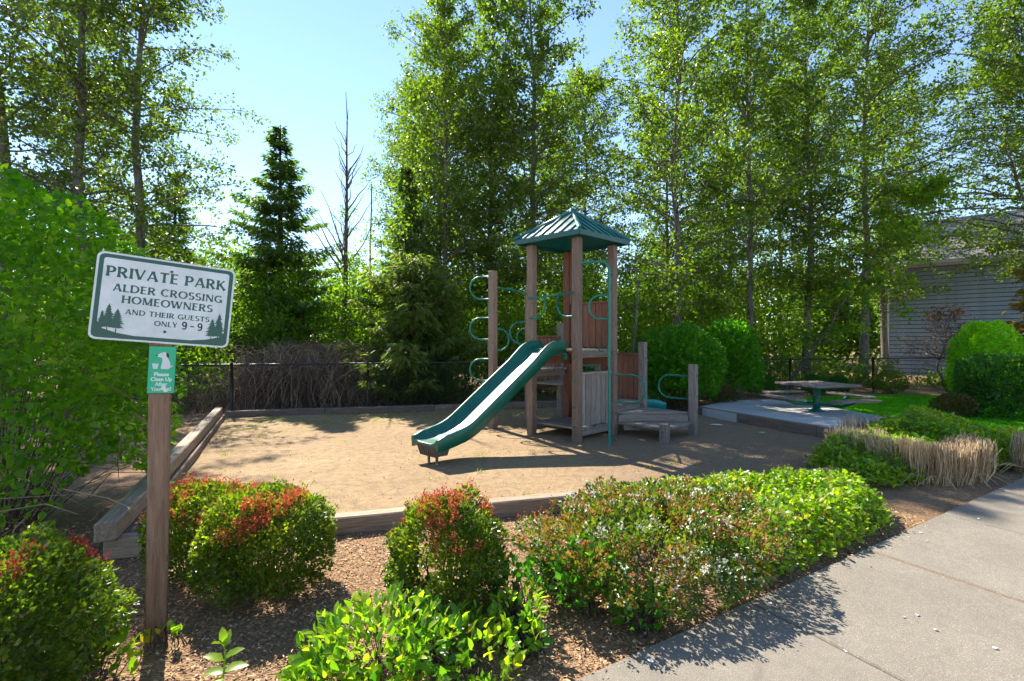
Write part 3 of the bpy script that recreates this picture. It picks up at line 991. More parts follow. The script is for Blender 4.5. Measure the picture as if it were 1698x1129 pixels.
for k in range(-3, 4):
    p = e_ + side * (k * 0.052) + SD * 0.115
    board('foot_rib', tuple(p + ZV * (zb_ - 0.168) - SD * 0.012 - side * (k * 0.007)), tuple(p + ZV * (zb_ - 0.016) + SD * 0.016), 0.012, 0.014, M['foot_grey'], slide, up=tuple(SD), bev=0.002)
for x in (-0.09, 0.09):
    p = e_ + side * x
    link('slide_leg', tube_mesh('slide_leg', [tuple(p + ZV * (zb_ - 0.14)), tuple(p - ZV * 0.1)], 0.022, 8, M['zinc']), slide)
board('slide_bracket', tuple(gp(0, 0.14, 1.47) + fE1 * 0.09), tuple(gp(0, 0.24, 1.47) + fE1 * 0.09), 0.05, 0.09, M['teal'], slide)

# curved rear slide
path = []
st_ = (gp(2, 1) + gp(2, 2)) / 2
cur = st_.copy(); ang = math.atan2(E1.y, E1.x)
N_ = 26; Ls = 2.35
for k in range(N_ + 1):
    f = k / N_
    z = 0.90 - 0.72 * smooth(0.02, 0.88, np.array(f)) 
    dv = Vector((math.cos(ang), math.sin(ang), 0)); sd = Vector((-math.sin(ang), math.cos(ang), 0))
    path.append((cur + ZV * float(z), sd, ZV, 1.0 if f < 0.9 else 1 - 4 * (f - 0.9)))
    cur = cur + dv * (Ls / N_); ang -= R(38) / N_
rs = link('curved_slide', slide_mesh(path, section(0.22, 0.19), 'curved_slide', M['teal_bright']), play)
q_ = path[-4][0]
link('slide_leg', tube_mesh('slide_leg', [(q_.x, q_.y, q_.z - 0.03), (q_.x, q_.y, -0.1)], 0.03, 8, M['zinc']), rs)

# roof: four ribbed slopes, hip caps and an eave skirt
RC = gp(0.5, 0.5); zE, zA = 3.585, 4.13
hs = 0.712
cor = [RC + (E1 * sx + E2 * sy) * hs for sx, sy in ((-1, -1), (1, -1), (1, 1), (-1, 1))]
apex = RC + ZV * zA
roof = None
for k in range(4):
    a, b = cor[k] + ZV * zE, cor[(k + 1) % 4] + ZV * zE
    mid = (a + b) / 2
    n = (b - a).cross(apex - a).normalized()
    if n.z < 0: n = -n
    V = [a, b, apex, a - n * 0.015, b - n * 0.015, apex - n * 0.015]
    me = pyd('roof_panel', V, [(0, 1, 2), (5, 4, 3), (0, 3, 4, 1)], M['teal_roof'])
    if roof is None:
        roof = link('roof', me, play); par = roof
    else:
        link('roof_panel', me, roof)
    u = (b - a).normalized(); up_ = (apex - mid)
    for f in (-0.72, -0.44, -0.15, 0.15, 0.44, 0.72):
        p = mid + u * (f * (b - a).length / 2)
        q = p + up_ * (1 - abs(f) - 0.02)
        me = bevel_box((q - p).length, 0.05, 0.026, 0.008, M['teal_rib'])
        link('roof_rib', me, roof, frame(tuple(p + n * 0.012), tuple(q + n * 0.012), tuple(n)))
    nn = Vector((u.y, -u.x, 0))
    if nn.dot(mid - RC) < 0: nn = -nn
    V = [a + nn * 0.004, b + nn * 0.004, b + nn * 0.004 - ZV * 0.075 - (b - RC - ZV * b.z).normalized() * 0.0, a + nn * 0.004 - ZV * 0.075]
    V = [a + ZV * 0.008 + nn * 0.012, b + ZV * 0.008 + nn * 0.012, b - ZV * 0.075 + nn * 0.004, a - ZV * 0.075 + nn * 0.004,
         a - nn * 0.03, b - nn * 0.03, b - ZV * 0.075 - nn * 0.03, a - ZV * 0.075 - nn * 0.03]
    link('eave_skirt', pyd('eave_skirt', V, [(0, 3, 2, 1), (0, 1, 5, 4), (3, 7, 6, 2), (4, 5, 6, 7)], M['teal_rib']), roof)
    c0 = cor[k] + ZV * (zE + 0.012)
    link('hip_cap', tube_mesh('hip_cap', [tuple(c0 + (cor[k] - RC).normalized() * 0.012), tuple(apex + ZV * 0.012)], 0.038, 8, M['teal_roof']), roof)
link('finial', tube_mesh('finial', [tuple(apex - ZV * 0.02), tuple(apex + ZV * 0.045), tuple(apex + ZV * 0.06)], [0.07, 0.05, 0.015], 8, M['teal_rib']), roof)

# ------------------------------------------------------------------ picnic table (square top, four benches)
table = thing('picnic_table', 'square wooden picnic table with four benches on green pedestal', 'picnic table', (6.75, 10.4, 0.185))
c0 = Vector((6.75, 10.4, 0)); tu = Vector((0.80, 0.22, 0)).normalized()
ua = (Vector((0.42, 0.70, 0)) + Vector((0.70, -0.42, 0))).normalized(); ub = Vector((-ua.y, ua.x, 0))
M['table_wood'] = wood_mat('table_wood', (0.11, 0.08, 0.066), (0.22, 0.165, 0.138), (0.34, 0.27, 0.23), knots=False)
tt = board('table_top', tuple(c0 - ua * 0.50 + ZV * 0.745), tuple(c0 + ua * 0.50 + ZV * 0.745), 0.9, 0.03, M['teal'], table)
for k in range(8):
    y = -0.56 + 0.14 * (k + 0.5)
    board('plank', tuple(c0 - ua * 0.59 + ub * y + ZV * 0.782), tuple(c0 + ua * 0.59 + ub * y + ZV * 0.782), 0.133, 0.04, M['table_wood'], tt, bev=0.004)
link('pedestal', tube_mesh('pedestal', [(c0.x, c0.y, 0.18), (c0.x, c0.y, 0.20), (c0.x, c0.y, 0.24), (c0.x, c0.y, 0.73)], [0.17, 0.17, 0.075, 0.075], 10, M['teal']), table)
for d in (ua, ub, -ua, -ub):
    sdv = Vector((-d.y, d.x, 0))
    be = board('bench', tuple(c0 + d * 0.93 - sdv * 0.5 + ZV * 0.52), tuple(c0 + d * 0.93 + sdv * 0.5 + ZV * 0.52), 0.26, 0.04, M['table_wood'], table, bev=0.006)
    link('bench_arm', tube_mesh('bench_arm', [tuple(c0 + ZV * 0.34), tuple(c0 + d * 0.6 + ZV * 0.36), tuple(c0 + d * 0.9 + ZV * 0.49)], 0.032, 8, M['teal']), be)

# ------------------------------------------------------------------ park sign
SGN = Vector((0.545, -0.838, 0)).normalized(); SGT = Vector((0.838, 0.545, 0)).normalized()
sp = Vector((-2.11, 2.78, 0))
sign = thing('park_sign', 'wooden post carrying a tilted private park sign', 'sign', tuple(sp))
lean = SGT * 0.03
board('post', tuple(sp - ZV * 0.2), tuple(sp + lean + ZV * 2.16), 0.103, 0.10, M['wood_sign'], sign, up=tuple(SGN), bev=0.006)
scn = Vector((-1.975, 2.675, 1.970)) + SGN * 0.0
# put the plate just in front of the post face
off = (scn - (sp + lean * 0.9)).dot(SGN)
scn = scn + SGN * (0.062 - off)
MS = Matrix(((SGT.x, 0, SGN.x, scn.x), (SGT.y, 0, SGN.y, scn.y), (SGT.z, 1, SGN.z, scn.z), (0, 0, 0, 1))) @ Matrix.Translation((0, 0.006, 0)) @ Matrix.Rotation(R(-5.2), 4, 'Z') @ Matrix.Diagonal((1.045, 1.045, 1, 1))


def round_rect(w, h, r, n=6):
    pts = []
    for cx, cy, a0 in ((w / 2 - r, h / 2 - r, 0), (-w / 2 + r, h / 2 - r, 90), (-w / 2 + r, -h / 2 + r, 180), (w / 2 - r, -h / 2 + r, 270)):
        for k in range(n + 1):
            a = R(a0 + 90 * k / n); pts.append((cx + r * math.cos(a), cy + r * math.sin(a)))
    return pts


def plate(name, poly, z0, z1, mat, parent, Mx):
    n = len(poly)
    V = [(x, y, z0) for x, y in poly] + [(x, y, z1) for x, y in poly]
    F = [tuple(range(n - 1, -1, -1)), tuple(range(n, 2 * n))] + [(i, (i + 1) % n, n + (i + 1) % n, n + i) for i in range(n)]
    return link(name, pyd(name, V, F, mat), parent, Mx)


sb = plate('sign_board', round_rect(0.632, 0.468, 0.032), -0.003, 0.0, M['sign_white'], sign, MS)
plate('green_border', round_rect(0.612, 0.448, 0.026), 0.0002, 0.0006, M['sign_green'], sb, MS)
plate('white_field', round_rect(0.572, 0.408, 0.014), 0.0008, 0.0012, M['sign_white'], sb, MS)

# letters drawn as flared strokes (cap height 1)
TK, TN = 0.20, 0.13
def St(x0, y0, x1, y1, w=TK): return ('s', x0, y0, x1, y1, w)
def Ar(cx, cy, rx, ry, a0, a1, w=TK): return ('a', cx, cy, rx, ry, a0, a1, w)
GL = {
 'P': (0.66, [St(.12, 0, .12, 1), Ar(.30, .70, .27, .25, 92, -92), St(.04, .95, .32, .95, TN), St(.12, .45, .32, .45, TN)]),
 'R': (0.74, [St(.12, 0, .12, 1), Ar(.30, .72, .26, .23, 92, -92), St(.04, .95, .32, .95, TN), St(.12, .49, .32, .49, TN), St(.33, .50, .66, 0)]),
 'I': (0.26, [St(.13, 0, .13, 1)]),
 'V': (0.78, [St(.06, 1, .38, .02), St(.70, 1, .40, .02, TN)]),
 'A': (0.82, [St(.08, 0, .40, .98, TN), St(.74, 0, .42, .98), St(.20, .30, .62, .30, TN * .9)]),
 'T': (0.72, [St(.36, 0, .36, .96), St(.03, .94, .69, .94, TN * 1.1)]),
 'E': (0.60, [St(.12, 0, .12, 1), St(.10, .95, .54, .95, TN), St(.10, .52, .48, .52, TN), St(.10, .05, .56, .05, TN)]),
 'K': (0.76, [St(.12, 0, .12, 1), St(.15, .45, .62, 1, TN), St(.28, .58, .70, 0)]),
 'L': (0.58, [St(.12, 0, .12, 1), St(.10, .05, .55, .05, TN)]),
 'D': (0.84, [St(.12, 0, .12, 1), Ar(.34, .50, .40, .45, 92, -92), St(.05, .95, .36, .95, TN), St(.05, .05, .36, .05, TN)]),
 'C': (0.80, [Ar(.44, .50, .36, .45, 48, 312)]),
 'O': (0.90, [Ar(.45, .50, .38, .45, 0, 360)]),
 'G': (0.84, [Ar(.44, .50, .36, .45, 48, 332), St(.74, .02, .74, .42), St(.52, .42, .76, .42, TN)]),
 'S': (0.62, [Ar(.31, .735, .215, .225, 35, 262), Ar(.31, .265, .235, .225, 82, -145)]),
 'N': (0.84, [St(.12, 0, .12, 1, TN), St(.10, .98, .72, .02), St(.72, 0, .72, 1, TN)]),
 'H': (0.82, [St(.12, 0, .12, 1), St(.70, 0, .70, 1), St(.12, .52, .70, .52, TN)]),
 'M': (1.00, [St(.12, 0, .14, 1, TN), St(.14, .98, .49, .06), St(.84, .98, .51, .06, TN), St(.86, 0, .84, 1)]),
 'W': (1.12, [St(.05, 1, .31, .02), St(.56, .96, .33, .02, TN), St(.54, .96, .80, .02), St(1.06, 1, .82, .02, TN)]),
 'U': (0.80, [St(.12, .36, .12, 1), Ar(.40, .36, .28, .31, 180, 360, .13), St(.68, .36, .68, 1, TN)]),
 'Y': (0.74, [St(.05, 1, .36, .48), St(.68, 1, .38, .48, TN), St(.37, 0, .37, .52)]),
 ' ': (0.42, []),
}


def ribbon(pts, ws):
    out = []
    n = len(pts)
    L, Rr = [], []
    for i in range(n):
        a = pts[max(0, i - 1)]; b = pts[min(n - 1, i + 1)]
        dx, dy = b[0] - a[0], b[1] - a[1]; l = math.hypot(dx, dy) or 1
        nx, ny = -dy / l, dx / l
        L.append((pts[i][0] + nx * ws[i] / 2, pts[i][1] + ny * ws[i] / 2)); Rr.append((pts[i][0] - nx * ws[i] / 2, pts[i][1] - ny * ws[i] / 2))
    return L, Rr


def text_mesh(txt, h, spacing=0.10, wide=1.0):
    V, F = [], []
    x = 0.0; lay = 0
    for ch in txt:
        adv, strokes = GL[ch]
        for s in strokes:
            lay += 1
            if s[0] == 's':
                _, x0, y0, x1, y1, w = s
                pts = [(x0 + (x1 - x0) * f, y0 + (y1 - y0) * f) for f in (0, .12, .3, .5, .7, .88, 1)]
                fl = [1.55, 1.18, 1.0, 0.95, 1.0, 1.18, 1.55]
                if w < TK * 0.95: fl = [1.25, 1.05, .95, .92, .95, 1.05, 1.25]
                ws = [w * f for f in fl]
            else:
                _, cx, cy, rx, ry, a0, a1, w = s
                n = 24
                pts, ws = [], []
                for k in range(n + 1):
                    a = R(a0 + (a1 - a0) * k / n)
                    pts.append((cx + rx * math.cos(a), cy + ry * math.sin(a)))
                    ws.append(w * (0.60 + 0.42 * abs(math.cos(a))))
                if abs(a1 - a0) < 355 and abs(a1 - a0) > 185:
                    ws[0] *= 1.5; ws[1] *= 1.25; ws[-1] *= 1.5; ws[-2] *= 1.25
            L, Rr = ribbon(pts, ws)
            b0 = len(V); z = 0.00002 * (lay % 5)
            for p, q in zip(L, Rr):
                V += [((x + p[0]) * h * wide, p[1] * h, z), ((x + q[0]) * h * wide, q[1] * h, z)]
            for k in range(len(pts) - 1):
                i = b0 + 2 * k
                F.append((i, i + 1, i + 3, i + 2))
        x += adv + (spacing if ch != ' ' else 0)
    width = (x - spacing) * h * wide
    return V, F, width


def put_text(name, txt, cx, cy, h, target_w, mat, parent, Mx, z):
    V, F, w = text_mesh(txt, h)
    k = target_w / w
    x = 0.0
    for wd in txt.split(' '):
        V, F, ww = text_mesh(wd, h)
        V = [((p[0] + x) * k - target_w / 2 + cx, p[1] + cy, p[2] + z) for p in V]
        link(name, pyd(name, V, F, mat), parent, Mx)
        x += ww + (0.10 + GL[' '][0]) * h


put_text('lettering', 'PRIVATE PARK', 0.0, 0.105, 0.056, 0.545, M['sign_green'], sb, MS, 0.0015)
put_text('lettering', 'ALDER CROSSING', 0.012, 0.029, 0.041, 0.50, M['sign_green'], sb, MS, 0.0015)
put_text('lettering', 'HOMEOWNERS', 0.012, -0.031, 0.041, 0.415, M['sign_green'], sb, MS, 0.0015)
put_text('lettering', 'AND THEIR GUESTS', 0.017, -0.090, 0.028, 0.385, M['sign_green'], sb, MS, 0.0015)
put_text('lettering', 'ONLY', 0.008, -0.139, 0.028, 0.105, M['sign_green'], sb, MS, 0.0015)
# number tiles
for cx, ch in ((0.093, '9'), (0.130, '-'), (0.167, '9')):
    tl = plate('number_tile', [(cx - 0.017, -0.152), (cx + 0.017, -0.152), (cx + 0.017, -0.098), (cx - 0.017, -0.098)], 0.0013, 0.0018, M['sign_white'], sb, MS)
    if ch == '9':
        pts = [(cx + 0.0085 * math.cos(R(a)), -0.1155 + 0.0110 * math.sin(R(a))) for a in range(0, 361, 15)]
        L1, R1 = ribbon(pts, [0.0075] * len(pts))
        pts2 = [(cx + 0.0088, -0.114), (cx + 0.0090, -0.124), (cx + 0.0082, -0.136), (cx + 0.004, -0.143), (cx - 0.003, -0.1435), (cx - 0.0082, -0.139)]
        L2, R2 = ribbon(pts2, [0.0075] * 6)
        V, F = [], []
        for (La, Ra, z) in ((L1, R1, 0.0020), (L2, R2, 0.00205)):
            b0 = len(V)
            for p, q in zip(La, Ra): V += [(*p, z), (*q, z)]
            F += [(b0 + 2 * k, b0 + 2 * k + 1, b0 + 2 * k + 3, b0 + 2 * k + 2) for k in range(len(La) - 1)]
        link('number', pyd('number', V, F, M['ink']), sb, MS)
    else:
        link('number', pyd('number', [(cx - 0.009, -0.129, 0.002), (cx + 0.009, -0.129, 0.002), (cx + 0.009, -0.122, 0.002), (cx - 0.009, -0.122, 0.002)], [(0, 1, 2, 3)], M['ink']), sb, MS)


def fir(cx, y0, h, w, seed, zz):
    r = random.Random(seed)
    V = [(cx - 0.0022, y0, zz), (cx + 0.0022, y0, zz), (cx + 0.0012, y0 + h, zz), (cx - 0.0012, y0 + h, zz)]
    F = [(0, 1, 2, 3)]
    n = 9
    for k in range(n):
        f = k / n
        yb = y0 + h * (0.22 + 0.74 * f); ww = w / 2 * (1 - f) ** 0.85 + 0.004
        for sgn in (-1, 1):
            l = ww * r.uniform(0.75, 1.15)
            b0 = len(V); z = zz + 0.00003 * (k + 1)
            V += [(cx, yb + h * 0.12, z), (cx + sgn * l * 0.6, yb + h * 0.045, z), (cx + sgn * l, yb - h * r.uniform(0.0, .03), z), (cx + sgn * l * 0.55, yb - h * 0.015, z), (cx + sgn * l * 0.3, yb - h * 0.04, z), (cx, yb - h * 0.01, z)]
            F.append(tuple(range(b0, b0 + 6)) if sgn < 0 else tuple(range(b0 + 5, b0 - 1, -1)))
    return V, F


for cx, y0, h, w, sd in ((-0.243, -0.196, 0.155, 0.078, 1), (-0.268, -0.19, 0.11, 0.04, 2), (-0.206, -0.194, 0.13, 0.07, 3), (0.226, -0.196, 0.125, 0.066, 4), (0.258, -0.196, 0.16, 0.070, 5), (0.268, -0.19, 0.11, 0.036, 6)):
    V, F = fir(cx, y0, h, w, sd, 0.0021 + sd * 0.0003)
    link('fir_emblem', pyd('fir_emblem', V, F, M['sign_green']), sb, MS)
for sg in (-1, 1):
    V = [(sg * 0.288, -0.205, 0.0016), (sg * 0.288, -0.135 if sg < 0 else -0.15, 0.0016), (sg * 0.262, -0.175, 0.0016), (sg * 0.20, -0.194, 0.0016), (sg * 0.12, -0.205, 0.0016)]
    link('green_hill', pyd('green_hill', V, [(0, 1, 2, 3, 4) if sg < 0 else (4, 3, 2, 1, 0)], M['sign_green']), sb, MS)
for x, y in ((0.008, 0.172), (0.006, -0.168)):
    me = tube_mesh('bolt', [(x, y, 0.001), (x, y, 0.006), (x, y, 0.008)], [0.0075, 0.0075, 0.004], 10, M['zinc'])
    link('bolt', me, sb, MS)

# small green pet notice
dcn = sp + lean * 0.75 + SGN * 0.055 + SGT * 0.01 + ZV * 1.578
MD = Matrix(((SGT.x, 0, SGN.x, dcn.x), (SGT.y, 0, SGN.y, dcn.y), (0, 1, 0, dcn.z), (0, 0, 0, 1))) @ Matrix.Rotation(R(-2.6), 4, 'Z')
db = plate('pet_notice', round_rect(0.132, 0.278, 0.003, 2), -0.003, 0.0, M['ink'], sign, MD)
plate('green_field', round_rect(0.127, 0.272, 0.003, 2), 0.0002, 0.0006, M['sign_bright'], db, MD)


def ell(cx, cy, rx, ry, rot=0, n=20):
    c, s = math.cos(R(rot)), math.sin(R(rot))
    return [(cx + rx * math.cos(2 * math.pi * k / n) * c - ry * math.sin(2 * math.pi * k / n) * s, cy + rx * math.cos(2 * math.pi * k / n) * s + ry * math.sin(2 * math.pi * k / n) * c) for k in range(n)]


def flat(name, poly, z, mat):
    me = pyd(name, [(x, y, z) for x, y in poly], [tuple(range(len(poly)))], M[mat])
    return link(name, me, db, MD)


# plain pictogram: a sitting dog in profile beside a litter basket
flat('dog_pictogram', [(0.000, 0.005), (0.034, 0.005), (0.040, 0.022), (0.036, 0.048), (0.026, 0.066), (0.028, 0.084), (0.022, 0.100), (0.006, 0.104), (-0.008, 0.098), (-0.026, 0.088), (-0.028, 0.078), (-0.014, 0.074), (-0.002, 0.070), (0.000, 0.050), (-0.004, 0.030), (-0.006, 0.005)], 0.0009, 'sign_white')
flat('dog_ear', ell(0.024, 0.086, 0.007, 0.016, 12), 0.0011, 'ink')
flat('dog_nose', ell(-0.0265, 0.0835, 0.0055, 0.0045, 0, 14), 0.0011, 'ink')
flat('dog_eye', ell(0.000, 0.091, 0.0018, 0.0024, 0, 10), 0.0011, 'ink')
flat('dog_tail', [(0.038, 0.012), (0.052, 0.024), (0.050, 0.028), (0.036, 0.018)], 0.0010, 'sign_white')
flat('basket_pictogram', [(-0.042, 0.006), (-0.022, 0.006), (-0.016, 0.036), (-0.048, 0.036)], 0.0009, 'sign_white')
for k in range(2):
    y = 0.015 + 0.010 * k
    flat('basket_line', [(-0.046, y), (-0.018, y), (-0.018, y + 0.0013), (-0.046, y + 0.0013)], 0.0011, 'sign_bright')


def font_text(name, txt, cx, cy, size, w_target, z, mat, parent, Mx):
    cu = bpy.data.curves.new('txt', 'FONT'); cu.body = txt; cu.size = size; cu.align_x = 'CENTER'; cu.offset = size * 0.035
    cu.resolution_u = 3
    ob = bpy.data.objects.new('txt', cu); COL.objects.link(ob)
    dg = bpy.context.evaluated_depsgraph_get()
    me = bpy.data.meshes.new_from_object(ob.evaluated_get(dg))
    bpy.data.objects.remove(ob); bpy.data.curves.remove(cu)
    xs_ = [v.co.x for v in me.vertices]
    k = w_target / (max(xs_) - min(xs_)); m0 = (max(xs_) + min(xs_)) / 2
    for v_ in me.vertices:
        v_.co = ((v_.co.x - m0) * k + cx, v_.co.y + cy, z)
    me.name = name
    me.materials.clear(); me.materials.append(M[mat])
    return link(name, me, parent, Mx)


for txt, cy, w in (('Please', -0.036, 0.070), ('Clean Up', -0.065, 0.100), ('After', -0.094, 0.060), ('Your Pet!', -0.122, 0.096)):
    font_text('lettering', txt, 0.0, cy, 0.030, w, 0.0009, 'sign_white', db, MD)
flat('torn_patch', [(0.004, -0.098), (0.020, -0.093), (0.024, -0.112), (0.034, -0.128), (0.018, -0.131), (0.012, -0.122), (-0.002, -0.112)], 0.0013, 'sign_white')

# ------------------------------------------------------------------ vegetation builders
def copy_tree(root, M4, label, group=None):
    r = root.copy(); COL.objects.link(r); r.parent = None; r.matrix_basis = M4; PW[r] = M4.copy()
    r['label'] = label
    if group: r['group'] = group
    for ch in [o for o in CH.get(root, [])]:
        c = ch.copy(); COL.objects.link(c); c.parent = r
    return r


CH = {}


def part(root, name, me):
    o = link(name, me, root, PW[root])
    CH.setdefault(root, []).append(o)
    return o


def tree_data(seed, H, r0, z0, cr, nprim, nsec, nleaf, lsize, lean=(0, 0), rise=0.75, prof=None, tw=0.006, droop=-0.25, jit=0.095):
    rng = np.random.default_rng(seed)
    K = 16
    hz = np.linspace(0, H, K)
    wob = np.cumsum(rng.normal(0, 0.05, (K, 2)), axis=0); wob -= wob[0]
    tr = np.stack([wob[:, 0] + lean[0] * hz, wob[:, 1] + lean[1] * hz, hz], axis=1)
    rad = r0 * (1 - 0.93 * (hz / H) ** 0.8) * (1 + 0.5 * np.exp(-hz / 0.35))
    tubes = [multi_tube(tr[None], rad[None], 9)]
    ts = np.sort(rng.uniform(0, 1, nprim)) ** 0.9
    az = np.arange(nprim) * 2.399 + rng.uniform(-0.5, 0.5, nprim)
    ht = z0 + (H * 0.98 - z0) * ts
    f = ts
    L = cr * ((np.minimum(1, (f + 0.15) / 0.3)) * (1 - f) ** 0.38 + 0.10) * rng.uniform(0.7, 1.2, nprim)
    base = np.stack([np.interp(ht, hz, tr[:, k]) for k in range(3)], axis=1)
    k = np.linspace(0, 1, 8)
    el = rng.uniform(0.25, 0.75, nprim) * rise + f * 0.35
    hx = L[:, None] * k[None] * np.cos(el)[:, None]
    vz = L[:, None] * (np.sin(el)[:, None] * k[None] - 0.22 * k[None] ** 2)
    bend = rng.normal(0, 0.10, (nprim, 1)) * L[:, None] * k[None] ** 2
    P = np.stack([base[:, None, 0] + np.cos(az)[:, None] * hx - np.sin(az)[:, None] * bend,
                  base[:, None, 1] + np.sin(az)[:, None] * hx + np.cos(az)[:, None] * bend,
                  base[:, None, 2] + vz], axis=2)
    P[:, 1:] += rng.normal(0, 0.035, P[:, 1:].shape)
    rb = np.clip(0.011 * L, 0.008, r0 * 0.4)
    tubes.append(multi_tube(P, rb[:, None] * (1 - 0.85 * k[None]), 4))
    # secondaries
    ns = nprim * nsec
    pi = np.repeat(np.arange(nprim), nsec)
    wgt = rng.uniform(0.12, 1.0, ns)
    pos = wgt * 7; i0 = np.minimum(pos.astype(int), 6); fr = (pos - i0)[:, None]
    A = P[pi, i0] * (1 - fr) + P[pi, i0 + 1] * fr
    pd = nrm(P[pi, 7] - P[pi, 0])
    D = nrm(pd * 0.8 + sph(rng, ns) * 0.9 + np.array([0, 0, 0.10]))
    sl = L[pi] * rng.uniform(0.14, 0.40, ns) * (1.15 - 0.55 * wgt)
    sl = np.clip(sl, 0.18, 1.5)
    B = A + D * sl[:, None] + np.array([0, 0, -0.08]) * sl[:, None]
    tubes.append(segs(A, B, tw, tw * 0.4, 3))
    # leaves, kept in short sprays
    n = ns * nleaf
    si = np.repeat(np.arange(ns), nleaf)
    w = rng.uniform(0.08, 1.05, n)[:, None]
    C = A[si] * (1 - w) + B[si] * w + rng.normal(0, jit, (n, 3))
    LD = nrm(D[si] * 0.4 + sph(rng, n) * 0.8 + np.array([0, 0, droop]))
    LN = sph(rng, n) * 0.8 + np.array([0, 0, 0.55])
    ls = lsize * rng.uniform(0.6, 1.25, n)
    shade = np.clip(0.5 + 0.25 * rng.normal(size=n) + 0.2 * rng.normal(size=ns)[si], 0, 1)
    V, F = cat_meshes(tubes)
    return (V, F), (C, LD, LN, ls, shade, rng)


def leafy_tree(name, label, cat, loc, mat, bark, group, seed, wmul=0.72, **kw):
    th = thing(name, label, cat, loc, group)
    (V, F), (C, LD, LN, ls, sh, rng) = tree_data(seed, **kw)
    part(th, 'trunk', mesh_np('trunk', V, [F], bark, smooth=True))
    part(th, 'crown', leaf_mesh('crown', C, LD, LN, ls, ls * wmul, mat, rng, 0, 0.15, 0.1, sh))
    return th


def spruce(name, label, loc, H, rad, seed, mat, nwh=34, dens=1.0, group=None, needle=0.16, bark='bark_dark', z0=0.4, ex=1.0, asc=0.55):
    rng = np.random.default_rng(seed)
    th = thing(name, label, 'tree', loc, group)
    hz = np.linspace(0, H, 10); tr = np.stack([0 * hz, 0 * hz, hz], axis=1)
    tubes = [multi_tube(tr[None], (0.018 * H * (1 - 0.95 * hz / H) + 0.01)[None], 8)]
    nb = nwh * 6
    f = np.repeat(np.linspace(0, 1, nwh), 6) + rng.uniform(-0.03, 0.03, nb); f = np.clip(f, 0, 0.985)
    ht = z0 + (H - z0) * f
    az = rng.uniform(0, 6.283, nb)
    L = rad * ((1 - f) ** ex + 0.03) * rng.uniform(0.42, 1.2, nb) * np.minimum(1, 0.75 + f * 2)
    k = np.linspace(0, 1, 6)
    vz = L[:, None] * (-0.30 * k[None] + 0.22 * k[None] ** 2) + (f * 0.55 + asc - 0.55)[:, None] * L[:, None] * k[None]
    P = np.stack([np.cos(az)[:, None] * L[:, None] * k, np.sin(az)[:, None] * L[:, None] * k, ht[:, None] + vz], axis=2)
    tubes.append(multi_tube(P, (0.012 + 0.006 * L)[:, None] * (1 - 0.85 * k[None]), 3))
    nl = (L * 130 * dens + 7).astype(int)
    bi = np.repeat(np.arange(nb), nl); n = len(bi)
    w = rng.uniform(0.10, 1.0, n); pos = w * 5; i0 = np.minimum(pos.astype(int), 4); fr = (pos - i0)[:, None]
    C = P[bi, i0] * (1 - fr) + P[bi, i0 + 1] * fr
    out = np.stack([np.cos(az), np.sin(az), np.zeros(nb)], axis=1)[bi]
    sidev = np.stack([-np.sin(az), np.cos(az), np.zeros(nb)], axis=1)[bi]
    sp_ = rng.normal(0, 0.65, n) * (L[bi] * 0.30 * (1.1 - 0.7 * w) + 0.04)
    C = C + sidev * sp_[:, None] + np.stack([0 * w, 0 * w, -np.abs(rng.normal(0, 0.06, n)) - 0.10 * np.abs(sp_)], axis=1)
    D = nrm(out * 0.7 + sidev * np.sign(sp_)[:, None] * 0.7 + rng.normal(0, 0.35, (n, 3)) + np.array([0, 0, -0.25]))
    N = rng.normal(0, 0.5, (n, 3)) + np.array([0, 0, 1.0])
    ls = needle * rng.uniform(0.6, 1.3, n)
    part(th, 'trunk', mesh_np('trunk', *(lambda VF: (VF[0], [VF[1]]))(cat_meshes(tubes)), M[bark], smooth=True))
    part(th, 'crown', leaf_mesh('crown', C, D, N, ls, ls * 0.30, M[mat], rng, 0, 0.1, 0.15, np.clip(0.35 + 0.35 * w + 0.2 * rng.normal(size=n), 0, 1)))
    return th


def mound(seed, cx, cy, rx, ry, h, n, rot=0.0, p=2.0, z0=0.0, shell=0.30, lumpy=0.10, lf=3.0, flat=2.0, low=0.03):
    """points in the outer shell of a lumpy dome; returns points and outward directions"""
    rng = np.random.default_rng(seed)
    d = sph(rng, int(n * 2.2))
    d = d[d[:, 2] > -0.55][:n]
    n = len(d)
    g = (np.abs(d) ** p).sum(axis=1) ** (-1.0 / p)           # superellipsoid
    rr = g * (1 + lumpy * lump(d, seed + 77, lf)) * (1 - shell * rng.random(n) ** 2.2)
    q = d * rr[:, None]
    x, y = q[:, 0] * rx, q[:, 1] * ry
    z = z0 + h * 0.45 + q[:, 2] * np.where(q[:, 2] > 0, h * 0.55, h * 0.55)
    z = np.maximum(z, z0 + low + 0.05 * rng.random(n))
    c, s = math.cos(rot), math.sin(rot)
    P = np.stack([cx + x * c - y * s, cy + x * s + y * c, z], axis=1)
    O = np.stack([d[:, 0] * c - d[:, 1] * s, d[:, 0] * s + d[:, 1] * c, d[:, 2]], axis=1)
    return P, O, rng


def stems(rng, cx, cy, z0, P, n, r=0.006):
    idx = rng.integers(0, len(P), n)
    B = P[idx]; A = np.stack([np.full(n, cx), np.full(n, cy), np.full(n, z0)], axis=1) + rng.normal(0, 0.05, (n, 3)) * np.array([1, 1, 0])
    A[:, :2] += (B[:, :2] - A[:, :2]) * 0.25
    m = (A + B) / 2 + np.array([0, 0, 0.08]) + rng.normal(0, 0.03, (n, 3))
    B = A + (B - A) * 0.72; m = A + (m - A) * 0.8
    return multi_tube(np.stack([A, m, B], axis=1), np.tile(np.array([r, r * 0.7, r * 0.3]), (n, 1)), 4)


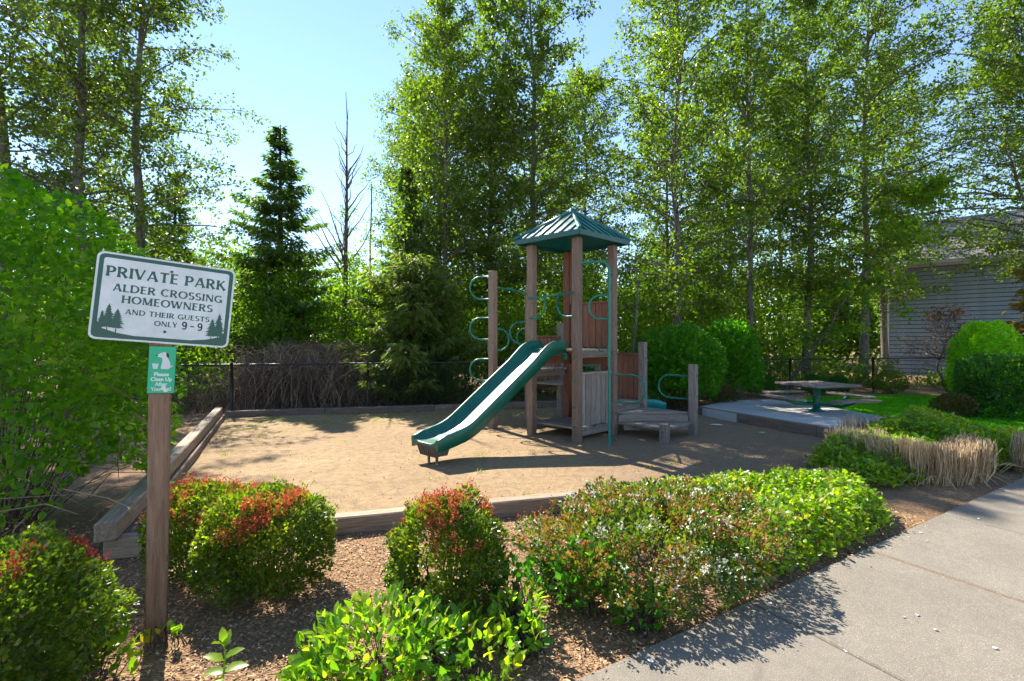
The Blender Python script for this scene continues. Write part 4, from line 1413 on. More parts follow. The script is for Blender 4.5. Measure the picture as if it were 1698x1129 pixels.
def bush(name, label, cat, cx, cy, rx, ry, h, n, ll, lw, mat, seed, group=None, lod=1, p=2.3, z0=None, shell=0.3, lumpy=0.08, lf=3.0, rot=0.0, up=0.45, nst=40, fold=0.15, low=0.03, spread_=0.7, gap=None):
    z0 = float(gz(cx, cy)) if z0 is None else z0
    th = thing(name, label, cat, (cx, cy, z0), group)
    P, O, rng = mound(seed, cx, cy, rx, ry, h, n, rot, p, z0, shell, lumpy, lf, low=low)
    if gap:
        kp = lump(P, seed + 13, 11.0, 2) > -gap
        P, O = P[kp], O[kp]
    D = nrm(O * 0.75 + np.array([0, 0, up]) + sph(rng, len(P)) * spread_)
    N = O * 0.6 + np.array([0, 0, 0.7]) + sph(rng, len(P)) * 0.6
    L = ll * rng.uniform(0.45, 1.4, len(P))
    sh = np.clip(0.42 + 0.22 * rng.normal(size=len(P)) + 0.28 * lump(P, seed + 5, 9.0, 2), 0, 1)
    Mi = Matrix.Translation(Vector((-cx, -cy, -z0)))
    off = np.array([cx, cy, z0])
    if nst:
        V, F = stems(rng, cx, cy, z0 - 0.03, P, nst)
        part(th, 'stem', mesh_np('stem', V - off, [F], M['twig']))
    part(th, 'foliage', leaf_mesh('foliage', P - off, D, N, L, L * lw, M[mat], rng, lod, fold, 0.12, sh))
    return th, P, O, rng, off


def sprigs(th, pname, P, O, rng, off, sel, mat, n_per, ll, lw, height=0.05, rj=0.018, lod=0):
    """little upright shoots with small leaves at chosen shell points"""
    idx = np.nonzero(sel)[0]
    if len(idx) == 0: return
    i = np.repeat(idx, n_per)
    n = len(i)
    t_ = np.tile(np.linspace(0.0, 1, n_per), len(idx))
    C = P[i] + (nrm(O[i] * 0.4 + np.array([0, 0, 1.0]))) * (t_ * height)[:, None] + rng.normal(0, rj, (n, 3)) * 0.5
    D = nrm(sph(rng, n) + np.array([0, 0, 0.8]) + O[i] * 0.3)
    N = sph(rng, n) + np.array([0, 0, 0.4])
    L = ll * rng.uniform(0.6, 1.2, n)
    part(th, pname, leaf_mesh(pname, C - off, D, N, L, L * lw, M[mat], rng, lod, 0.15, 0.1))


# ------------------------------------------------------------------ foreground shrubs
RT = 'clipped shrubs with red new growth in the front bed'


def red_bush(label, cx, cy, rx, ry, h, n, seed, thr=0.2, mat='l_red', red_n=230, side=0.35, p=2.6):
    th, P, O, rng, off = bush('red_tipped_bush', label, 'bush', cx, cy, rx, ry, h, int(n * 1.5), 0.029, 0.66, 'l_box', seed, RT, lod=0, p=p, shell=0.5, lumpy=0.17, lf=4.2, nst=34, gap=0.42)
    P = P + rng.normal(0, 0.008, P.shape)
    gs = (O[:, 2] > -0.1) & (rng.random(len(P)) < 0.012)
    sprigs(th, 'green_shoots', P, O, rng, off, gs, 'l_box', 8, 0.024, 0.6, 0.055, 0.02)
    ds = (rng.random(len(P)) < 0.006)
    sprigs(th, 'withered_leaves', P, O, rng, off, ds, 'l_dead', 3, 0.026, 0.6, 0.03, 0.03)
    lm = lump(O, seed + 3, 3.2, 2)
    ok = (O[:, 2] > side) & (lm > thr)
    idx = np.nonzero(ok)[0]
    pick = np.zeros(len(P), bool)
    zrel = np.linalg.norm((P - off - np.array([0, 0, h * .45])) / np.array([rx, ry, h * .55]), axis=1)
    idx = idx[zrel[idx] > np.quantile(zrel, 0.45)]
    pick[rng.permutation(idx)[:int(red_n * 1.3)]] = True
    sprigs(th, 'new_growth', P, O, rng, off, pick, mat, 11, 0.018, 0.55, 0.06, 0.016)
    return th


red_bush('red tipped clipped bush in front of the timber, right of the sign post', -1.74, 3.30, 0.41, 0.37, 0.69, 12000, 21, 0.1, red_n=300)
red_bush('red tipped clipped bush half hidden directly behind the sign post', -2.32, 3.56, 0.37, 0.33, 0.66, 8500, 22, 0.0, red_n=200)
red_bush('red tipped round bush in the middle of the front bed', -0.43, 3.12, 0.37, 0.35, 0.71, 11500, 23, 0.05, red_n=230, p=2.3)
red_bush('crimson flecked bush in the lower left corner', -2.46, 2.20, 0.46, 0.42, 0.75, 12500, 24, 0.45, 'l_crimson', red_n=150, side=-0.1)

# flowering shrub beside the sidewalk
SWA = math.atan2(0.5, 0.866)
fl_th, P, O, rng, off = bush('flowering_shrub', 'sprawling shrub with white blossom and rusty tips beside the sidewalk', 'shrub', 1.08, 3.62, 1.02, 0.74, 0.55, 21000, 0.035, 0.6, 'l_abelia', 31, None, 0, 2.2, shell=0.5, gap=0.5, lumpy=0.19, lf=3.8, rot=SWA, nst=50)
lm = lump(O, 5, 4.0, 2)
top_ = O[:, 2] > -0.15
sel = top_ & (rng.random(len(P)) < 0.13) & (lm > -0.25)
sprigs(fl_th, 'rusty_sepals', P, O, rng, off, sel, 'l_rust', 7, 0.023, 0.6, 0.04, 0.024)
sel = top_ & (rng.random(len(P)) < 0.07) & (lump(O, 9, 4.0, 2) > 0.12)
sprigs(fl_th, 'white_blossom', P, O, rng, off, sel, 'l_white', 7, 0.022, 0.8, 0.035, 0.026)


def leafy_patch(name, label, cat, blobs, ll, lw, mat, seed, group=None, lod=1, nst=60, fold=0.14, up=0.7):
    """low broad-leaved plants: several overlapping mounds, one plant bed each"""
    cx, cy = blobs[0][0], blobs[0][1]
    z0 = float(gz(cx, cy))
    th = thing(name, label, cat, (cx, cy, z0), group)
    off = np.array([cx, cy, z0])
    Ps, Os = [], []
    rng = np.random.default_rng(seed)
    st = []
    for k, (x, y, rx, ry, h, n, rot) in enumerate(blobs):
        P, O, r_ = mound(seed + k, x, y, rx, ry, h, n, rot, 2.2, float(gz(x, y)), 0.55, 0.16, 3.0)
        Ps.append(P); Os.append(O)
        V, F = stems(rng, x, y, float(gz(x, y)) - 0.02, P, nst, 0.004)
        st.append((V, F))
    P = np.concatenate(Ps); O = np.concatenate(Os)
    D = nrm(O * np.array([1, 1, 0.3]) * 0.7 + np.array([0, 0, up]) + sph(rng, len(P)) * 0.55)
    N = nrm(O * 0.5 + np.array([0, 0, 0.9]) + sph(rng, len(P)) * 0.55 - D * 0.1)
    L = ll * rng.uniform(0.55, 1.25, len(P))
    sh = np.clip(0.45 + 0.24 * rng.normal(size=len(P)) + 0.25 * lump(P, seed + 9, 5.0, 2), 0, 1)
    V, F = cat_meshes(st)
    tag(part(th, 'stem', mesh_np('stem', V - off, [F], M['twig'])), kind='stuff')
    part(th, 'foliage', leaf_mesh('foliage', P - off, D, N, L, L * lw, M[mat], rng, lod, fold, 0.14, sh))
    return th, P, O, rng, off


leafy_patch('broadleaf_plant', 'glossy yellow green broadleaf plants at the bottom centre edge', 'plant',
            [(-0.66, 2.43, 0.40, 0.33, 0.36, 900, 0.2), (-0.30, 2.48, 0.32, 0.28, 0.27, 420, 0.0), (-0.9, 2.22, 0.2, 0.2, 0.22, 200, 0), (0.03, 2.72, 0.15, 0.2, 0.28, 130, 0)], 0.068, 0.46, 'l_salal', 41)
leafy_patch('broadleaf_plant', 'upright leafy sprig on the right side of the middle bush', 'plant',
            [(0.02, 2.98, 0.13, 0.13, 0.36, 130, 0), (0.10, 2.66, 0.10, 0.10, 0.16, 50, 0)], 0.058, 0.6, 'l_deep', 45)
leafy_patch('broadleaf_plant', 'deep green broadleaf clump at the left foot of the flowering shrub', 'plant',
            [(0.52, 3.04, 0.25, 0.2, 0.44, 380, 0.4), (0.80, 2.86, 0.2, 0.12, 0.22, 170, 0.5), (0.30, 3.28, 0.2, 0.18, 0.3, 200, 0)], 0.055, 0.62, 'l_deep', 47)
def cover_patch(name, label, cat, poly, hmax, n, ll, lw, mat, seed, group=None, taper=0.22, lod=1):
    rng = np.random.default_rng(seed)
    Pg = np.array(poly); lo, hi = Pg.min(axis=0), Pg.max(axis=0)
    q = rng.uniform(lo, hi, (n * 3, 2)); q = q[in_poly(poly)(q[:, 0], q[:, 1])][:n]
    n = len(q)
    de = np.full(n, 9.0)
    for a, b in zip(Pg, np.roll(Pg, -1, axis=0)):
        ab = b - a; t_ = np.clip(((q - a) @ ab) / (ab @ ab), 0, 1)
        de = np.minimum(de, np.linalg.norm(q - (a + t_[:, None] * ab), axis=1))
    q3 = np.stack([q[:, 0], q[:, 1], 0 * q[:, 0]], axis=1)
    nz = lump(q3, seed + 1, 2.2, 4)
    h = hmax * np.clip(de / taper, 0.08, 1) ** 0.55 * np.clip(0.78 + 0.34 * nz, 0.25, 1.35)
    z = h * (1 - 0.75 * rng.random(n) ** 1.7)
    q = q + rng.normal(0, 0.03, (n, 2))
    P = np.stack([q[:, 0], q[:, 1], gz(q[:, 0], q[:, 1]) + z], axis=1)
    cx, cy = Pg.mean(axis=0); z0 = float(gz(cx, cy)); off = np.array([cx, cy, z0])
    th = thing(name, label, cat, (cx, cy, z0), group)
    D = nrm(sph(rng, n) * np.array([1, 1, 0.5]) + np.array([0, 0, 0.55])); N = nrm(np.array([0, 0, 0.8]) + sph(rng, n) * 0.7)
    L = ll * rng.uniform(0.5, 1.25, n)
    sh = np.clip(0.42 + 0.24 * rng.normal(size=n) + 0.25 * lump(q3, seed + 9, 3.0, 2), 0, 1)
    k = rng.integers(0, n, n // 14); A = P[k] * np.array([1, 1, 0]) + np.array([0, 0, 1]) * gz(P[k, 0], P[k, 1])[:, None]
    A[:, :2] += rng.normal(0, 0.05, (len(k), 2))
    V, F = segs(A, P[k], 0.003, 0.0015, 3)
    part(th, 'stem', mesh_np('stem', V - off, [F], M['twig']))
    part(th, 'foliage', leaf_mesh('foliage', P - off, D, N, L, L * lw, M[mat], rng, lod, 0.14, 0.14, sh))
    return th, P, D, rng, off


cov = cover_patch('ground_cover', 'yellow green leafy ground cover filling the bed beside the sidewalk', 'ground cover',
            [(1.45, 3.45), (1.95, 3.42), (2.8, 3.92), (3.45, 4.32), (3.8, 4.85), (3.6, 5.3), (3.95, 5.62), (3.3, 5.5), (2.3, 5.28), (1.2, 4.98), (0.95, 4.5)], 0.38, 15000, 0.055, 0.6, 'l_cover', 51)
th, P, O, rng, off = cov
sel = (O[:, 2] > 0.2) & (rng.random(len(P)) < 0.05) & (P[:, 0] < 2.3)
sprigs(th, 'white_blossom', P, O, rng, off, sel, 'l_white', 5, 0.02, 0.7, 0.04, 0.025)
sel = (O[:, 2] > 0.0) & (rng.random(len(P)) < 0.045)
sprigs(th, 'rusty_sepals', P, O, rng, off, sel, 'l_rust', 5, 0.02, 0.6, 0.04, 0.03)
cover_patch('ground_cover', 'leafy ground cover around the cut grass on the right', 'ground cover',
            [(3.95, 5.6), (4.3, 5.5), (5.0, 5.72), (6.0, 6.05), (7.6, 6.7), (8.3, 7.5), (7.2, 8.0), (5.8, 7.5), (4.6, 6.95), (4.0, 6.3)], 0.53, 17000, 0.06, 0.62, 'l_cover', 61)
leafy_patch('vine_plant', 'small yellowing vine at the foot of the sign post', 'plant',
            [(-2.08, 2.36, 0.15, 0.14, 0.34, 120, 0), (-1.98, 2.66, 0.08, 0.06, 0.12, 16, 0)], 0.06, 0.7, 'l_cover', 67, nst=16)

# one young plant with a few big leaves near the camera
yp = thing('seedling', 'young plant with a few large leaves at bottom left of centre', 'plant', (-1.46, 2.36, 0))
rng = np.random.default_rng(3)
sx_, sy_ = -1.46, 2.36
stemP = np.array([[0, 0, 0], [0.01, 0, 0.08], [0.015, 0.005, 0.16], [0.012, 0.0, 0.235]])
V, F = multi_tube(stemP[None], np.array([[0.005, 0.0045, 0.004, 0.002]]), 6)
part(yp, 'stem', mesh_np('stem', V, [F], M['l_salal'], np.full(len(V), 0.4), smooth=True))
for k, (hh_, az_, el_, ll_) in enumerate([(0.08, 180, 0.1, 0.105), (0.09, 10, 0.25, 0.115), (0.06, 265, 0.1, 0.09), (0.14, 190, 0.45, 0.10), (0.15, 15, 0.5, 0.10), (0.2, 95, 0.9, 0.09), (0.215, 250, 0.8, 0.085), (0.23, 140, 1.2, 0.075), (0.23, 330, 1.15, 0.07)]):
    d = np.array([[math.cos(R(az_)) * math.cos(el_), math.sin(R(az_)) * math.cos(el_), math.sin(el_)]])
    me = leaf_mesh('leaf', np.array([[0.012, 0, hh_]]), d, np.array([[-0.2 * d[0, 0], -0.2 * d[0, 1] - 0.25, 1.0]]), ll_, ll_ * 0.52, M['l_salal'], rng, 1, 0.12, 0.16, np.array([0.35 + 0.1 * (k % 4)]))
    part(yp, 'leaf', me)

# ------------------------------------------------------------------ cut ornamental grass (dry stalks)
def straw_clump(label, blobs, seed, hgt, n):
    rng = np.random.default_rng(seed)
    cx, cy = blobs[0][:2]; z0 = float(gz(cx, cy))
    th = thing('cut_grass_clump', label, 'grass clump', (cx, cy, z0), 'cut back ornamental grasses in the right bed')
    A = []
    for (x, y, rx, ry, w) in blobs:
        m = int(n * w)
        a = rng.uniform(0, 6.283, m); r = np.sqrt(rng.random(m))
        A.append(np.stack([x + np.cos(a) * r * rx, y + np.sin(a) * r * ry, gz(x + np.cos(a) * r * rx, y + np.sin(a) * r * ry) - 0.01], axis=1))
    A = np.concatenate(A); m = len(A)
    cen = A.mean(axis=0)
    o = (A - cen) * np.array([1, 1, 0])
    h = hgt * rng.uniform(0.72, 1.05, m) * (1 + 0.12 * lump(A, seed, 6.0, 2))
    tip = A + o * 0.10 + rng.normal(0, 0.026, (m, 3)) * np.array([1, 1, 0]) * hgt * 2; tip[:, 2] = A[:, 2] + h
    mid = (A + tip) / 2 + rng.normal(0, 0.022, (m, 3))
    V, F = multi_tube(np.stack([A, mid, tip], axis=1), np.tile(np.array([0.0042, 0.0038, 0.0030]), (m, 1)), 3)
    off = np.array([cx, cy, z0])
    part(th, 'stalks', mesh_np('stalks', V - off, [F], M['straw'], np.repeat(rng.random(m), 9)))
    tag(CH[th][0], kind='stuff')
    # a few bent blades round the foot
    k = 36
    a = rng.uniform(0, 6.283, k)
    b = blobs[0]
    A = np.stack([b[0] + np.cos(a) * b[2], b[1] + np.sin(a) * b[3], np.full(k, z0)], axis=1)
    A[:, 2] = gz(A[:, 0], A[:, 1])
    dr = np.stack([np.cos(a), np.sin(a), 0 * a], axis=1) + rng.normal(0, 0.35, (k, 3)) * np.array([1, 1, 0])
    l = rng.uniform(0.15, 0.4, k)[:, None]
    P = np.stack([A + np.array([0, 0, 0.1]), A + dr * l * 0.4 + np.array([0, 0, 0.13]), A + dr * l * 0.8 + np.array([0, 0, 0.05]), A + dr * l + np.array([0, 0, 0.012])], axis=1)
    V, F = multi_tube(P, np.tile(np.array([0.004, 0.004, 0.003, 0.002]), (k, 1)), 3)
    part(th, 'fallen_blades', mesh_np('fallen_blades', V - off, [F], M['straw'], np.repeat(rng.random(k), 12)))
    tag(CH[th][1], kind='stuff')
    return th


straw_clump('large clump of cut dry grass stalks at the sidewalk corner', [(5.32, 5.85, 0.42, 0.2, 0.45), (4.95, 6.1, 0.30, 0.2, 0.25), (5.72, 5.95, 0.25, 0.2, 0.3)], 71, 0.52, 2600)
straw_clump('smaller clump of cut dry grass stalks nearer the playground', [(4.72, 6.45, 0.36, 0.2, 1.0)], 72, 0.54, 700)
straw_clump('thin clump of cut dry grass stalks in front of the lawn', [(5.9, 7.35, 0.75, 0.15, 1.0)], 73, 0.54, 600)
straw_clump('clump of cut dry grass stalks at the right picture edge', [(6.95, 6.15, 0.3, 0.2, 1.0)], 74, 0.5, 700)

# ------------------------------------------------------------------ shrubs on the right, beyond the timber
bush('round_hedge_bush', 'large rounded green bush left of the picnic table', 'bush', 4.18, 11.9, 1.02, 0.9, 1.92, 15000, 0.095, 0.6, 'l_round', 81, 'rounded bushes behind the play structure', 0, 2.3, shell=0.55, gap=0.45, lumpy=0.13, low=0.12)
bush('round_hedge_bush', 'taller rounded green bush nearer the fence', 'bush', 5.95, 12.9, 0.82, 0.75, 2.12, 13000, 0.095, 0.6, 'l_round', 82, 'rounded bushes behind the play structure', 0, 2.3, shell=0.55, gap=0.45, lumpy=0.14, low=0.12)
bush('box_hedge', 'square clipped green hedge at the right edge', 'hedge', 10.95, 9.07, 1.7, 0.6, 1.30, 30000, 0.062, 0.62, 'l_hedge', 83, None, 0, 7.0, shell=0.35, lumpy=0.03, rot=R(-43))
bush('lime_topiary', 'bright lime green ball bush above the square hedge', 'bush', 12.2, 12.1, 0.66, 0.66, 2.05, 14000, 0.065, 0.6, 'l_lime', 84, None, 0, 2.5, shell=0.5, lumpy=0.09, lf=4.0)
bush('low_shrub', 'dusky low shrub in front of the square hedge', 'shrub', 9.15, 9.75, 0.36, 0.3, 0.52, 2600, 0.05, 0.4, 'l_dusk', 85, None, 0, 2.0, shell=0.7, lumpy=0.2, up=1.2)
for k, (x, y, r_, h_, mat_, lab) in enumerate([
        (7.25, 13.55, 0.42, 0.62, 'l_hedge', 'dark low shrub behind the picnic table, nearest the rounded bushes'),
        (9.0, 13.95, 0.30, 0.60, 'l_hedge', 'small shrub by the fence behind the table, left of a pair'),
        (9.75, 14.0, 0.30, 0.55, 'l_hedge', 'small shrub by the fence behind the table, right of a pair'),
        (11.55, 14.35, 0.40, 0.68, 'l_box', 'small bushy shrub in front of the house corner'),
        (12.9, 13.4, 0.40, 0.70, 'l_box', 'small clipped shrub beside the lime ball bush')]):
    bush('fence_shrub', lab, 'shrub', x, y, r_, r_ * 0.9, h_, 3000, 0.05, 0.5, mat_, 90 + k, 'small shrubs along the fence', 0, 2.2, shell=0.3, lumpy=0.12)
bush('dusky_shrub', 'reddish low shrub at the foot of the large rounded bush', 'shrub', 3.95, 11.05 + 0.35, 0.42, 0.3, 0.62, 2600, 0.05, 0.45, 'l_dusk', 97, 'reddish low shrubs', 0, 2.0, shell=0.6, lumpy=0.2)
bush('dusky_shrub', 'reddish low shrub between the two rounded bushes', 'shrub', 5.35, 12.0, 0.36, 0.3, 0.50, 2200, 0.05, 0.45, 'l_dusk', 98, 'reddish low shrubs', 0, 2.0, shell=0.6, lumpy=0.2)

# ------------------------------------------------------------------ big leafy shrub at the left
th, P, O, rng, off = bush('tall_leafy_shrub', 'tall bright green leafy shrub at the left edge', 'shrub', -4.85, 4.35, 1.36, 1.05, 3.2, 16500, 0.072, 0.64, 'l_big', 101, None, 1, 2.9, shell=0.36, lumpy=0.13, lf=3.0, nst=110, up=0.1, low=0.1)
# bare twigs low down
k = 160
a = rng.uniform(0, 6.283, k)
A = np.stack([-4.6 + rng.normal(0, 0.5, k), 4.0 + rng.normal(0, 0.4, k), rng.uniform(0.05, 1.2, k)], axis=1)
dr = sph(rng, k) * np.array([1, 1, 0.6]); l = rng.uniform(0.4, 1.0, k)[:, None]
Pp_ = np.stack([A, A + dr * l * 0.5 + rng.normal(0, 0.06, (k, 3)), A + dr * l + np.array([0, 0, -0.12])], axis=1)
Pp_[:, :, 2] = np.maximum(Pp_[:, :, 2], 0.02)
V, F = multi_tube(Pp_, np.tile(np.array([0.006, 0.005, 0.002]), (k, 1)), 3)
part(th, 'bare_twigs', mesh_np('bare_twigs', V - off, [F], M['cane'], np.repeat(rng.random(k), 9)))
tag(CH[th][-1], kind='stuff')

# ------------------------------------------------------------------ dead bramble thicket behind the fence
rng = np.random.default_rng(111)
th = thing('bramble_thicket', 'heap of dead brown bramble canes behind the fence', 'brambles', (-5.6, 12.6, 0))
k = 2600
x0 = rng.normal(-5.6, 1.55, k); y0 = fy(x0) + 0.35 + rng.uniform(0, 2.3, k)
A = np.stack([x0, y0, np.zeros(k)], axis=1)
hm = 1.75 * np.exp(-((x0 + 5.6) / 2.6) ** 2) * rng.uniform(0.45, 1.05, k)
az = rng.uniform(0, 6.283, k); l = rng.uniform(0.5, 1.6, k)
u = np.linspace(0, 1, 7)
Px = A[:, None, 0] + np.cos(az)[:, None] * l[:, None] * u + rng.normal(0, 0.05, (k, 7))
Py = A[:, None, 1] + np.abs(np.sin(az))[:, None] * l[:, None] * u * 0.6 + rng.normal(0, 0.05, (k, 7))
Pz = hm[:, None] * (4 * u * (1 - 0.62 * u)) * 0.62 + rng.normal(0, 0.03, (k, 7))
Py = np.maximum(Py, fy(Px) + 0.06)
Pz = np.maximum(Pz, 0.0)
V, F = multi_tube(np.stack([Px, Py, Pz], axis=2), np.tile(np.linspace(0.008, 0.003, 7), (k, 1)), 3)
part(th, 'canes', mesh_np('canes', V - np.array([-5.6, 12.6, 0]), [F], M['cane'], np.repeat(rng.random(k) ** 1.5, 21)))
tag(CH[th][0], kind='stuff')

# ------------------------------------------------------------------ conifers
spruce('spruce_tree', 'dark pointed spruce left of the bare dead tree', (-7.9, 16.0, 0), 9.1, 2.9, 121, 'l_spruce', 28, 1.25, needle=0.2, ex=0.9)
spruce('spruce_tree', 'dark spruce standing behind the pine, right of the dead tree', (-3.35, 14.9, 0), 7.3, 2.0, 122, 'l_spruce', 26, 1.05, needle=0.19, ex=0.9)
spruce('spruce_tree', 'dark broad conifer behind the private park sign', (-12.2, 17.0, 0), 7.9, 2.6, 123, 'l_spruce', 30, 1.0)
spruce('pine_tree', 'bushy young pine behind the fence, left of the slide', (-2.75, 13.1, 0), 4.0, 2.0, 124, 'l_pine', 20, 1.7, needle=0.2, z0=0.15, ex=0.55, asc=0.95)
spruce('pine_tree', 'browning conifer at the right edge by the house', (16.6, 14.4, 0), 5.2, 2.1, 125, 'l_brown', 18, 1.0, needle=0.2)

# dead tree
rng = np.random.default_rng(131)
dt = thing('dead_tree', 'bare dead tree standing in the sky gap', 'tree', (-5.4, 15.0, 0))
hz = np.linspace(0, 9.7, 12)
tr = np.stack([np.cumsum(rng.normal(0, 0.03, 12)), np.cumsum(rng.normal(0, 0.03, 12)), hz], axis=1)
tubes = [multi_tube(tr[None], (0.11 * (1 - 0.93 * hz / 9.7))[None], 8)]
nb = 34
ht = rng.uniform(3.2, 9.3, nb); az = rng.uniform(0, 6.283, nb); L = (10.6 - ht) * rng.uniform(0.12, 0.34, nb); L[:3] = (2.1, 1.8, 1.6); ht[:3] = (3.7, 4.1, 5.0); az[:3] = (3.3, 0.1, 0.3)
k = np.linspace(0, 1, 5)
base = np.stack([np.interp(ht, hz, tr[:, i]) for i in range(3)], axis=1)
P = base[:, None, :] + L[:, None, None] * np.stack([np.cos(az)[:, None] * k * 0.55, np.sin(az)[:, None] * k * 0.55, np.ones(nb)[:, None] * k * 0.85], axis=2)
P[:, 1:] += rng.normal(0, 0.03, P[:, 1:].shape)
tubes.append(multi_tube(P, (0.010 + 0.012 * L)[:, None] * (1 - 0.8 * k)[None], 4))
V, F = cat_meshes(tubes)
part(dt, 'trunk', mesh_np('trunk', V, [F], M['bark_dark'], smooth=True))
# slim bare snag and a pale stem
for nm, lab, loc, H_, r_, mat_ in (('bare_snag', 'thin bare pole like snag right of the dead tree', (-6.0, 20.0, 0), 8.4, 0.06, 'bark'),
                                   ('pale_trunk', 'slim pale broken trunk right of the roofed tower', (3.7, 14.4, 0), 3.6, 0.06, 'bark')):
    g = thing(nm, lab, 'tree', loc)
    hz = np.linspace(0, H_, 8); rng = np.random.default_rng(int(H_ * 10))
    tr = np.stack([np.cumsum(rng.normal(0.02, 0.03, 8)), np.cumsum(rng.normal(0, 0.03, 8)), hz], axis=1)
    tb = [multi_tube(tr[None], (r_ * (1 - 0.6 * hz / H_))[None], 7)]
    nb = 9
    ht = rng.uniform(H_ * 0.4, H_, nb); az = rng.uniform(0, 6.28, nb)
    b_ = np.stack([np.interp(ht, hz, tr[:, i]) for i in range(3)], axis=1)
    e_2 = b_ + np.stack([np.cos(az), np.sin(az), np.full(nb, 0.8)], axis=1) * rng.uniform(0.15, 0.5, nb)[:, None]
    tb.append(segs(b_, e_2, 0.012, 0.004, 3))
    V, F = cat_meshes(tb)
    part(g, 'trunk', mesh_np('trunk', V, [F], M[mat_], smooth=True))

# ------------------------------------------------------------------ tall broadleaf trees
GRP = 'tall broadleaf trees behind the fence'
p1 = dict(H=15.2, r0=0.17, z0=3.0, cr=3.1, nprim=104, nsec=15, nleaf=15, lsize=0.115, rise=0.95)
tA = leafy_tree('alder_tree', 'tall tree with a dark trunk right behind the roofed tower', 'tree', (0.75, 16.0, 0), M['l_alder'], M['bark'], GRP, 201, **p1)
p2 = dict(H=14.6, r0=0.12, z0=2.8, cr=2.8, nprim=100, nsec=14, nleaf=14, lsize=0.115, rise=0.95)
tB = leafy_tree('alder_tree', 'slimmer tall tree just left of the roofed tower', 'tree', (-0.75, 16.8, 0), M['l_alder'], M['bark'], GRP, 202, **p2)
p3 = dict(H=16.0, r0=0.14, z0=2.4, cr=3.3, nprim=110, nsec=16, nleaf=14, lsize=0.115, rise=0.85)
tC = leafy_tree('alder_tree', 'tall tree with a thick trunk above the large rounded bush', 'tree', (5.35, 15.0, 0), M['l_alder'], M['bark'], GRP, 203, **p3)
p4 = dict(H=17.0, r0=0.20, z0=2.2, cr=3.4, nprim=74, nsec=15, nleaf=20, lsize=0.11)
tD = leafy_tree('cottonwood_tree', 'tall straight trunked tree rising above the private park sign', 'tree', (-11.95, 13.0, 0), M['l_left'], M['bark'], 'tall trees at the left', 204, **p4)


def put(root, x, y, rz, s, label, group=GRP, lean=0.0):
    Mx = Matrix.Translation((x, y, 0)) @ Matrix.Rotation(lean, 4, 'Y') @ Matrix.Rotation(rz, 4, 'Z') @ Matrix.Diagonal((s, s, s, 1))
    return copy_tree(root, Mx, label, group)


put(tD, -10.75, 13.6, 2.1, 0.93, 'tall dark trunked tree left of the sky gap, behind the sign', 'tall trees at the left')
put(tD, -14.2, 13.4, 4.0, 1.0, 'leaning tall tree at the far left edge', 'tall trees at the left', -0.06)
put(tB, -16.5, 18.0, 1.0, 1.05, 'tall tree set back at the far left edge', 'tall trees at the left')
put(tA, -2.9, 19.0, 2.4, 0.95, 'tall tree set back behind the dark spruces, edging the sky gap')
put(tB, 8.2, 16.0, 1.2, 1.08, 'ivy dark tall tree above the taller rounded bush')
put(tA, 10.6, 16.8, 4.4, 0.95, 'tall tree behind the picnic table')
tE = leafy_tree('alder_tree', 'broad tall tree overhanging the house roof', 'tree', (18.4, 16.8, 0), M['l_alder'], M['bark'], GRP, 209, H=16.5, r0=0.18, z0=4.9, cr=4.3, nprim=88, nsec=16, nleaf=16, lsize=0.12, rise=0.55)
put(tE, 13.4, 18.0, 2.2, 0.98, 'tall tree in front of the house corner')
put(tE, 17.5, 30.5, 3.4, 1.15, 'tall tree set back beyond the house corner')
put(tB, -2.3, 15.6, 3.9, 0.92, 'thin tall tree above the dark spruce, left of the slide')
put(tB, 6.9, 21.0, 2.7, 1.05, 'tall tree set back between the two rounded bushes')
put(tA, 17.0, 21.5, 1.3, 0.95, 'tall tree behind the left end of the house roof')
put(tE, 19.3, 17.3, 5.1, 0.86, 'tall tree at the right picture edge with branches over the roof')
put(tA, 10.2, 22.0, 5.6, 0.9, 'tall tree far back behind the picnic table')
put(tB, -4.1, 20.5, 1.7, 0.9, 'slim tall tree far back at the right side of the sky gap')
put(tC, -0.9, 22.5, 0.4, 0.8, 'tall tree far back, seen left of the roofed tower')
put(tB, 1.9, 22.8, 0.9, 0.95, 'tall tree far back, seen right of the roofed tower')
put(tC, 3.1, 20.5, 5.0, 0.85, 'tall tree set back in the gap right of the roofed tower')
# small leaning tree over the fence
leafy_tree('leaning_tree', 'slender tree leaning right over the fence toward the house', 'tree', (8.15, 14.6, 0), M['l_under'], M['bark_dark'], None, 205,
           H=6.6, r0=0.06, z0=1.6, cr=2.0, nprim=36, nsec=10, nleaf=16, lsize=0.12, lean=(0.75, -0.05), rise=0.45)
leafy_tree('young_birch', 'thin young twiggy tree in the sky gap', 'tree', (-6.1, 17.0, 0), M['l_under'], M['twig'], None, 206,
           H=6.6, r0=0.05, z0=1.5, cr=1.1, nprim=46, nsec=8, nleaf=3, lsize=0.07, rise=1.2)
leafy_tree('brown_shrub', 'brownish twiggy shrub in front of the house wall', 'shrub', (15.0, 16.3, 0), M['l_dead'], M['twig'], None, 207,
           H=2.7, r0=0.05, z0=0.5, cr=1.4, nprim=36, nsec=7, nleaf=5, lsize=0.075, rise=1.0)

# ------------------------------------------------------------------ understory and far wood
rng = np.random.default_rng(301)


